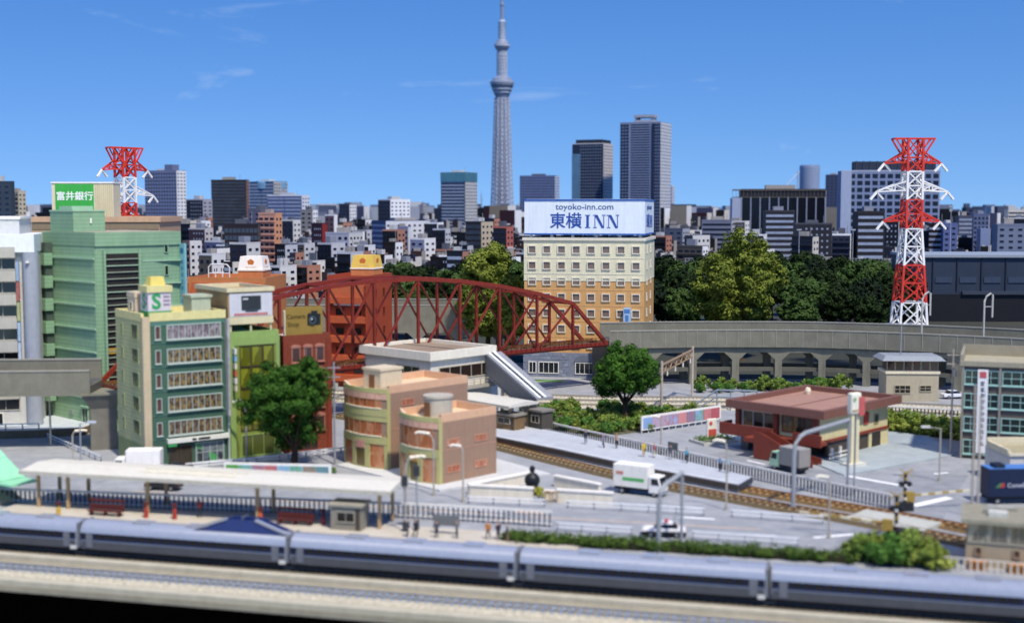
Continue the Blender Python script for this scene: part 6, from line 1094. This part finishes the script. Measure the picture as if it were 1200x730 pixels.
def city_block(x, y, rz, W, D, H, style, fc, sdc, label, group=None, detail=True):
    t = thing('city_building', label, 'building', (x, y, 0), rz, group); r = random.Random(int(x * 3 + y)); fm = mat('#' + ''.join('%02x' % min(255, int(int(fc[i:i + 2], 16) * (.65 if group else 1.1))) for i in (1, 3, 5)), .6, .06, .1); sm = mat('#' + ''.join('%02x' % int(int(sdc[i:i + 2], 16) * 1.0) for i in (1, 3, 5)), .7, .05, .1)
    MB().box(-W, 0, 0, -.005, D, H).build('wall', fm, t); MB().box(0, .25, 0, .35, D, H - .02).build('side_wall', sm, t)  # dark fronts and pale side walls put shade and sun into the colour
    fl = max(2, int(H / 3.2)); b = MB(); s = MB()
    if style in ('grid', 'grid2'): facade(b, 'F', W, D, H, max(4, int(W / (3.0 if style == 'grid' else 4.6))), fl if style == 'grid' else int(H / 4.4), .5 if style == 'grid' else .7, .45 if style == 'grid' else .62); m = win_d
    elif style == 'dots': facade(b, 'F', W, D, H, max(4, int(W / 3.4)), fl, .34, .3, x0=.04, x1=.76); m = win_l
    elif style == 'bands': facade(b, 'F', W, D, H, max(1, int(W / 14)), fl, .94, .42); m = win_l if sum(lin(fc)) < .5 else win_d
    elif style == 'curtain': facade(b, 'F', W, D, H, max(6, int(W / 1.7)), fl, .8, .6); m = mat('#46505c', .2, .3, .1)
    elif style == 'balc':
        m = win_d; facade(b, 'F', W, D, H, max(3, int(W / 2.8)), fl, .72, .42)
        for k in range(fl): s.box(-W - .3, -1.2, 2 + k * (H - 3.2) / fl, 0, -.13, 2.9 + k * (H - 3.2) / fl)
        s.build('balconies', fm, t)
    elif style == 'towerstripe':
        m = win_n; facade(b, 'F', W, D, H, 8, int(H / 2.5), .96, .5, x0=.26, x1=.74); facade(b, 'F', W, D, H, 4, fl, .85, .8, x0=0, x1=.22); facade(b, 'F', W, D, H, 3, fl, .85, .8, x0=.78, x1=1)
    elif style == 'hall':
        m = mat('#15171b', .25, .2, .1)
        for k in range(9): x0_ = -W + W * k / 9; b.box(x0_ + .6, -.15, 1, x0_ + W / 9 - .6, -.003, H - 6)
    else:
        m = win_d if sum(lin(fc)) > .35 else win_n
        if detail and W > 6: facade(b, 'F', W, D, H, max(2, int(W / 3.6)), fl, .45, .35)
    if b.v: tag(b.build('windows', m, t), kind='stuff')
    if detail and style != 'hall' and D > 5:
        s2 = MB(); facade(s2, 'R', W, D, H, max(2, int(D / 3.4)), fl, .42, .36, off=.45); s2.v = [(max(v[0], .353), v[1], v[2]) for v in s2.v]; tag(s2.build('side_windows', win_d if sum(lin(sdc)) > .3 else win_n, t), kind='stuff')
    if detail and W > 5:
        MB().box(-W * .7, D * .3, H + .003, -W * .35, D * .75, H + r.uniform(1.6, 3.2)).build('rooftop_plant', mat(r.choice(['#8d909a', '#c9c8c4', '#5d6068', '#a39c92']), .7), t)
        if r.random() < .5: MB().cyl(-W * .2, D * .4, H, H + r.uniform(3, 6), .15, 5).build('roof_mast', greym, t)
        b = MB(); b.box(-W - .1, -.1, H - .6, .1, .1, H + .3); b.box(-.1 + .1, .1, H - .015, .4, D, H + .3); b.build('parapet', sm if r.random() < .5 else fm, t)
    return t
CB = {}
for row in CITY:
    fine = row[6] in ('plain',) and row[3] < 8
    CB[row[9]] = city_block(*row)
h = CB['large pale grid fronted hospital block behind the pylon']; MB().box(-52, 2, 58.71, -2, 11, 64.5).build('plant_storey', mat('#2e3748', .6, .1), h)
for k in range(12): MB().box(-51 + k * 4.3, 1.5, 58.72, -50.7 + k * 4.3, 1.99, 65).build('plant_rib', mat('#4a5566', .6), h)
MB().box(-60.4, -.4, 0, -54, -.125, 58.6).build('end_pier', mat('#a3aec4', .6), h)
h = CB['long black glass hall with pale columns and roof frame']
for k in range(10): MB().box(-59.2 + k * 6.5, -.6, 0, -58.5 + k * 6.5, -.16, 43).build('column', mat('#8f97aa', .6), h)
MB().box(-65.5, -.8, 0, -59.4, 11, 42.5).build('end_bay', mat('#a3abc0', .6), h); MB().box(-65.5, -.7, 47.6, 0, -.2, 48.6).box(-65.5, -.5, 42.7, -0, -.2, 43.3).build('roof_frame', mat('#5c564c', .6), h)
for k in range(26): MB().box(-65.4 + k * 2.6, -.45, 43.3, -65.15 + k * 2.6, -.25, 47.6).build('roof_frame_post', mat('#6d665a', .6), h)
h = CB['dark glass tower with teal crown left of the lattice tower']; MB().box(-25.6, -.5, 60, .5, 25, 68.6).build('glass_crown', mat('#4f8090', .25, .15, .1), h)
h = CB['blue glass tower with a pale curved crown']; MB().lathe([(15.8, 54), (15.8, 60), (15.2, 61.5)], 28, -15, 14.8).build('curved_crown', mat('#7fa9c4', .25, .1, .1), h)
h = CB['black high-rise with lit window dots and white side above the hotel']; MB().box(-33.9, -.6, 0, -25, 20, 90).build('glass_corner', mat('#5d7f98', .25, .15, .1), h); MB().box(-30, .6, 100.31, -1, 24, 104).build('roof_screen', mat('#22252e', .6), h)
for k in range(12): MB().box(-29.9 + k * 2.5, .3, 100.31, -28.9 + k * 2.5, .597, 104.4).build('screen_fin', mat('#3c4250', .6), h)
h = CB['tallest striped high-rise right of the hotel sign']; MB().box(-29, 6, 118.31, -9, 22, 121).box(-29, 6, 123.5, -9, 22, 126).box(-28, 8, 121, -26, 20, 123.5).box(-12, 8, 121, -10, 20, 123.5).build('roof_frame', mat('#a3a5ac', .6), h); MB().box(-8.6, -1.0, 0, -6.4, -.15, 117).build('dark_fin', mat('#272e42', .4), h)
h = CB['pale lavender high-rise with white right side left of the skyline']; MB().box(-14, 1, 67.31, -5, 9, 72.5).build('lift_tower', mat('#6f7690', .6), h)
# cylinder tower and its crane
c = thing('round_tower', 'pale blue grey round tower on the horizon beyond the black hall', 'building', (370, 1600, 0)); MB().lathe([(12.3, 0), (12.3, 86), (11.6, 88)], 28).build('shaft', mat('#7d8aa3', .35, .08, .05), c)
b = MB()
for k in range(18): b.lathe([(12.45, 40 + k * 2.6), (12.45, 41.1 + k * 2.6)], 28)
tag(b.build('window_rings', mat('#a9b5c9', .3), c), kind='stuff'); cr2 = thing('tower_crane', 'tiny pale construction crane leaning left of the round tower', 'crane', (353, 1590, 0)); MB().beam((0, 0, 0), (0, 0, 80), 1.2).build('mast', mat('#a3a8b0', .6), cr2); MB().beam((2, 0, 80), (-19, 0, 58), 1.0).build('jib', mat('#d5dae0', .6), cr2)
# the broadcasting tower
def skytree():
    t = thing('broadcast_tower', 'very tall grey lattice broadcasting tower with two round decks and a mast', 'tower', (-27.6, 3600, 0)); g1 = mat('#a8b0c0', .5, .1, .02); g2 = mat('#8a92a4', .5, .1, .02); pale = mat('#cdd3dd', .45, .06, .02)
    def rad(z): return 34 - 13.5 * min(z / 350, 1) ** .8 if z < 350 else 15
    core = MB(); core.lathe([(rad(0) * .62, 0), (rad(120) * .64, 120), (rad(250) * .7, 250), (rad(350) * .72, 350)], 20); core.build('core', mat('#3c455a', .6, .1, .02), t)
    lev = [i * 12.5 for i in range(28)]; N = 12
    ring = MB(); leg = MB(); br = MB()
    def pt(z, k): a = 2 * math.pi * k / N; q = rad(z); return (q * math.cos(a), q * math.sin(a), z)
    for z0, z1 in zip(lev[:-1], lev[1:]):
        for k in range(N):
            leg.beam(pt(z0, k), pt(z1, k), 1.9); br.beam(pt(z0, k), pt(z1, (k + 1) % N), 1.9); br.beam(pt(z0, (k + 1) % N), pt(z1, k), 1.9); ring.beam(pt(z1, k), pt(z1, (k + 1) % N), 2.3)
    tag(leg.build('lattice_legs', pale, t), kind='stuff'); tag(br.build('lattice_braces', g1, t), kind='stuff'); tag(ring.build('lattice_rings', g1, t), kind='stuff')
    d1 = MB().lathe([(17, 338), (20, 345), (26, 358), (31, 372), (33, 378), (33, 384), (28, 386), (26, 392), (18, 396)], 32).build('observation_deck', g2, t, smooth=True)
    for z, q in ((352, 24.2), (361, 28.2), (370, 31.2), (380, 33.6)): MB().lathe([(q, z), (q + .4, z + 2.4)], 32).build('deck_band', pale if z != 370 else mat('#3a4258', .5), d1)
    MB().lathe([(13.5, 396), (12.5, 440), (12, 470)], 18).build('upper_shaft', g2, t)
    b = MB()
    for k in range(12):
        a = 2 * math.pi * k / 12
        for z in range(396, 466, 10): b.beam((14.2 * math.cos(a), 14.2 * math.sin(a), z), (14.2 * math.cos(a + .52), 14.2 * math.sin(a + .52), z + 10), 1.4); b.beam((14.2 * math.cos(a + .52), 14.2 * math.sin(a + .52), z), (14.2 * math.cos(a), 14.2 * math.sin(a), z + 10), 1.4)
    for z in range(410, 462, 9): b.lathe([(15.8, z), (15.8, z + 2)], 16)
    tag(b.build('upper_lattice', pale, t), kind='stuff')
    MB().lathe([(12, 466), (18, 474), (21, 480), (21.5, 486), (17, 490), (15, 496), (9.5, 498)], 28).build('observation_deck', g2, t, smooth=True); MB().lathe([(21.7, 481), (21.7, 484)], 28).build('upper_deck_band', pale, t)
    MB().lathe([(10.5, 498), (9.5, 540), (8.5, 552)], 16).build('mast_base', pale, t)
    for z in range(502, 550, 7): MB().lathe([(11.2, z), (11.2, z + 2.2)], 16).build('mast_ring', g2, t)
    MB().lathe([(5, 552), (4.6, 590), (6, 592), (6, 598), (3.4, 600), (3, 634)], 12).build('mast', g2, t)
skytree()
# dark hall at the right beyond the viaduct, with its walkway
wh_ = thing('warehouse', 'long dark slate warehouse beyond the viaduct at the right edge', 'warehouse', (128, 405, 0), -2); MB().box(0, 0, 0, 90, 30, 20.2).build('wall', mat('#2b3442', .5, .1, .05, col2='#353f50'), wh_); MB().box(-.6, -.8, 20.204, 90, 30, 21.0).build('roof_edge', mat('#98a0a8', .5), wh_); MB().box(4, -1.5, 0, 90, -.004, 8.6).build('loading_dock', mat('#15171c', .6, .2), wh_); MB().box(14, -2.2, 8.604, 90, -.5, 9.6).build('dock_canopy', mat('#39424f', .6), wh_)
for k in range(11): MB().box(5 + k * 7.6, -.35, 9.8, 5.35 + k * 7.6, -.004, 20.1).build('wall_joint', mat('#1e2633', .6), wh_)
for k in range(8): MB().box(6 + k * 7.6, -.25, 12.2, 11.2 + k * 7.6, -.006, 14.0).build('wall_panel', mat('#3b4758', .45, .1), wh_)
MB().box(-8.5, -2, 0, -.62, 12, 12).build('annex', mat('#232a36', .6, .1), wh_); window(wh_, 'F', -3.6, 5.6, 5.6, 3.6, greym, mat('#6f8298', .25), fr=.2).location.y = -2
wk = thing('elevated_road', 'railed elevated road on the skyline right of the woodland', 'viaduct', (70, 520, 0), -3); MB().box(0, 0, 12.4, 230, 7, 14).build('deck', mat('#5c5f62', .8, .1), wk)
for k in range(12): MB().box(3 + k * 19, 2, 0, 5 + k * 19, 5, 12.396).build('column', mat('#55585c', .8), wk)
b = MB()
for k in range(150): b.box(.3 + k * 1.52, -.2, 14, .55 + k * 1.52, -.05, 15.3)
tag(b.build('railing_posts', mat('#8f9496', .6), wk), kind='stuff'); MB().box(0, -.25, 15.304, 230, 0, 15.5).build('handrail', mat('#8f9496', .6), wk)
for k, x in enumerate((112, 133, 158, 171)):
    q = thing('lamp_mast', ('first', 'second', 'third', 'fourth')[k] + ' thin lamp mast from the left above the dark warehouse', 'mast', (x, 500, 0)); MB().pipe([(0, 0, 0), (0, 0, 27 if k != 3 else 36)], .22, 6, .12).build('pole', mat('#a9aeb4', .5), q); MB().box(-.9, -.2, 27 if k != 3 else 36, .9, .2, 27.5 if k != 3 else 36.5).build('head', mat('#a9aeb4', .5), q)
rm_ = thing('radio_mast', 'thin grey radio mast left of the broadcasting tower', 'mast', (-62, 2600, 0)); b = MB()
for z in range(0, 60, 10): b.beam((-3, 0, z), (2, 0, z + 10), .8); b.beam((3, 0, z), (-2, 0, z + 10), .8)
b.beam((0, 0, 0), (0, 0, 66), 1.2); b.build('lattice', mat('#8d97ab', .6), rm_)
# crowd of smaller blocks between the named ones
r = random.Random(21)
FC = [('navy', '#1c2236'), ('charcoal', '#1c1c20'), ('brown', '#2f2422'), ('black', '#131418'), ('slate', '#2b3242'), ('maroon', '#371f24'), ('cream', '#8d8474'), ('violet grey', '#454862')]  # mostly dark front colours, standing for the shaded faces
SC_ = [('white', '#eceae6'), ('pale grey', '#c8c9cc'), ('cream', '#d8d0c0'), ('salmon', '#b8826c'), ('off white', '#dedcd8'), ('bright white', '#f2f2f0')]  # pale right-wall colours, standing for the sunlit faces
def ok(x, y, px0, px1): return True
def filler(n, xa, xb, ya, yb, zt, wr, far=False):
    for i in range(n):
        Y = r.uniform(ya, yb); px = r.uniform(xa, xb); X = (px - 600) / 1500 * Y; W = r.uniform(*wr); H = r.uniform(*zt); (fn, fc), (sn, sd_) = r.choice(FC), r.choice(SC_)
        if far: lb = 'tiny %s block with %s side far off on the skyline' % (fn, sn); gp = 'far skyline blocks, %s with %s side' % (fn, sn)
        else:
            sty = r.choice(['plain', 'dots', 'grid', 'bands', 'balc']); pl = 'left of the pink balcony tower' if px < 300 else 'between the two emblem caps' if px < 432 else 'before the striped apartments' if px < 515 else 'below the lattice tower' if px < 700 else 'right of the hotel' if px < 860 else 'before the black hall' if px < 1000 else 'right of the pylon'
            lb = 'small %s %s block with %s end wall, %s' % (fn, {'plain': 'plain', 'dots': 'dotted', 'grid': 'gridded', 'bands': 'striped', 'balc': 'balconied'}[sty], sn, pl); gp = 'small city blocks ' + pl
        if far:
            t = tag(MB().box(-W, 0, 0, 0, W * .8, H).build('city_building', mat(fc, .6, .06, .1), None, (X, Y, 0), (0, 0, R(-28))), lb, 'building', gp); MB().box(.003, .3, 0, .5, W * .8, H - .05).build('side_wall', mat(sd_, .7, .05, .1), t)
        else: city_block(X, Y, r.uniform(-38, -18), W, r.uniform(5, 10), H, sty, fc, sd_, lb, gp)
filler(52, 212, 425, 470, 640, (7, 20), (4, 8)); filler(34, 425, 625, 480, 660, (8, 20), (4, 8)); filler(56, 205, 640, 660, 1000, (13, 28), (5, 11)); filler(18, 765, 1000, 560, 900, (14, 27), (8, 14)); filler(20, 1040, 1215, 620, 1000, (15, 29), (8, 16))
filler(32, -20, 640, 1050, 1600, (26, 38), (12, 22), True); filler(28, 770, 1230, 1050, 1700, (26, 38), (12, 24), True)
b = MB(); r = random.Random(78)
for k in range(1150):                       # houses and sheds packed between the taller blocks, too small to tell apart
    Y = r.uniform(455, 1000) if k < 620 else r.uniform(480, 1400); X = ((r.uniform(205, 640) if k % 4 else r.uniform(765, 1215)) - 600 if k < 620 else r.uniform(-850, 850)) / 1500 * Y; W = r.uniform(2.5, 6.5); D = r.uniform(3, 6); H = r.uniform(4, 10) + (Y - 455) * .024; a = R(r.uniform(-40, -20)); ca, sa = math.cos(a), math.sin(a)
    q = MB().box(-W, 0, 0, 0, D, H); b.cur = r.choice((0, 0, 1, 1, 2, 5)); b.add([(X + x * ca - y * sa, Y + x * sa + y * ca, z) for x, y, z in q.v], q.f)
    q = MB().box(.01, .2, 0, .3, D, H - .05); b.cur = r.choice((3, 3, 4, 6)); b.add([(X + x * ca - y * sa, Y + x * sa + y * ca, z) for x, y, z in q.v], q.f)  # pale right wall with the sunlight painted in
    q = MB().box(-W * .8, D * .2, H + .01, -W * r.uniform(.2, .6), D * .7, H + r.uniform(.4, 1.8)); b.cur = r.choice((3, 2, 4, 6, 1)); b.add([(X + x * ca - y * sa, Y + x * sa + y * ca, z) for x, y, z in q.v], q.f)
    for i in range(r.randint(2, 4)): x = -W * r.uniform(.15, .9); z = H * r.uniform(.35, .85); q = MB().box(x, -.15, z, x + .8, -.01, z + 1.1); b.cur = r.choice((3, 4, 2)); b.add([(X + x_ * ca - y * sa, Y + x_ * sa + y * ca, z_) for x_, y, z_ in q.v], q.f)
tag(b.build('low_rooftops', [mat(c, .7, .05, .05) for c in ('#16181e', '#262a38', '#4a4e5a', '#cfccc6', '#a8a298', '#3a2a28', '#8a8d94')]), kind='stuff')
b = MB(); r = random.Random(77)
for k in range(900):
    Y = r.uniform(1500, 3600); X = r.uniform(-.75, .75) * Y; W = r.uniform(12, 42); b.cur = r.randrange(5); b.add(*(lambda q: (q.v, q.f))(MB().box(X, Y, 0, X + W, Y + W * .8, r.uniform(24, 40) + (Y > 2600) * r.uniform(0, 10))))
tag(b.build('distant_skyline', [mat(c, .7, .05, .05) for c in ('#4a5368', '#9aa0aa', '#6a7286', '#c2c4c6', '#353d50')]), kind='stuff')
bpy.context.view_layer.update()
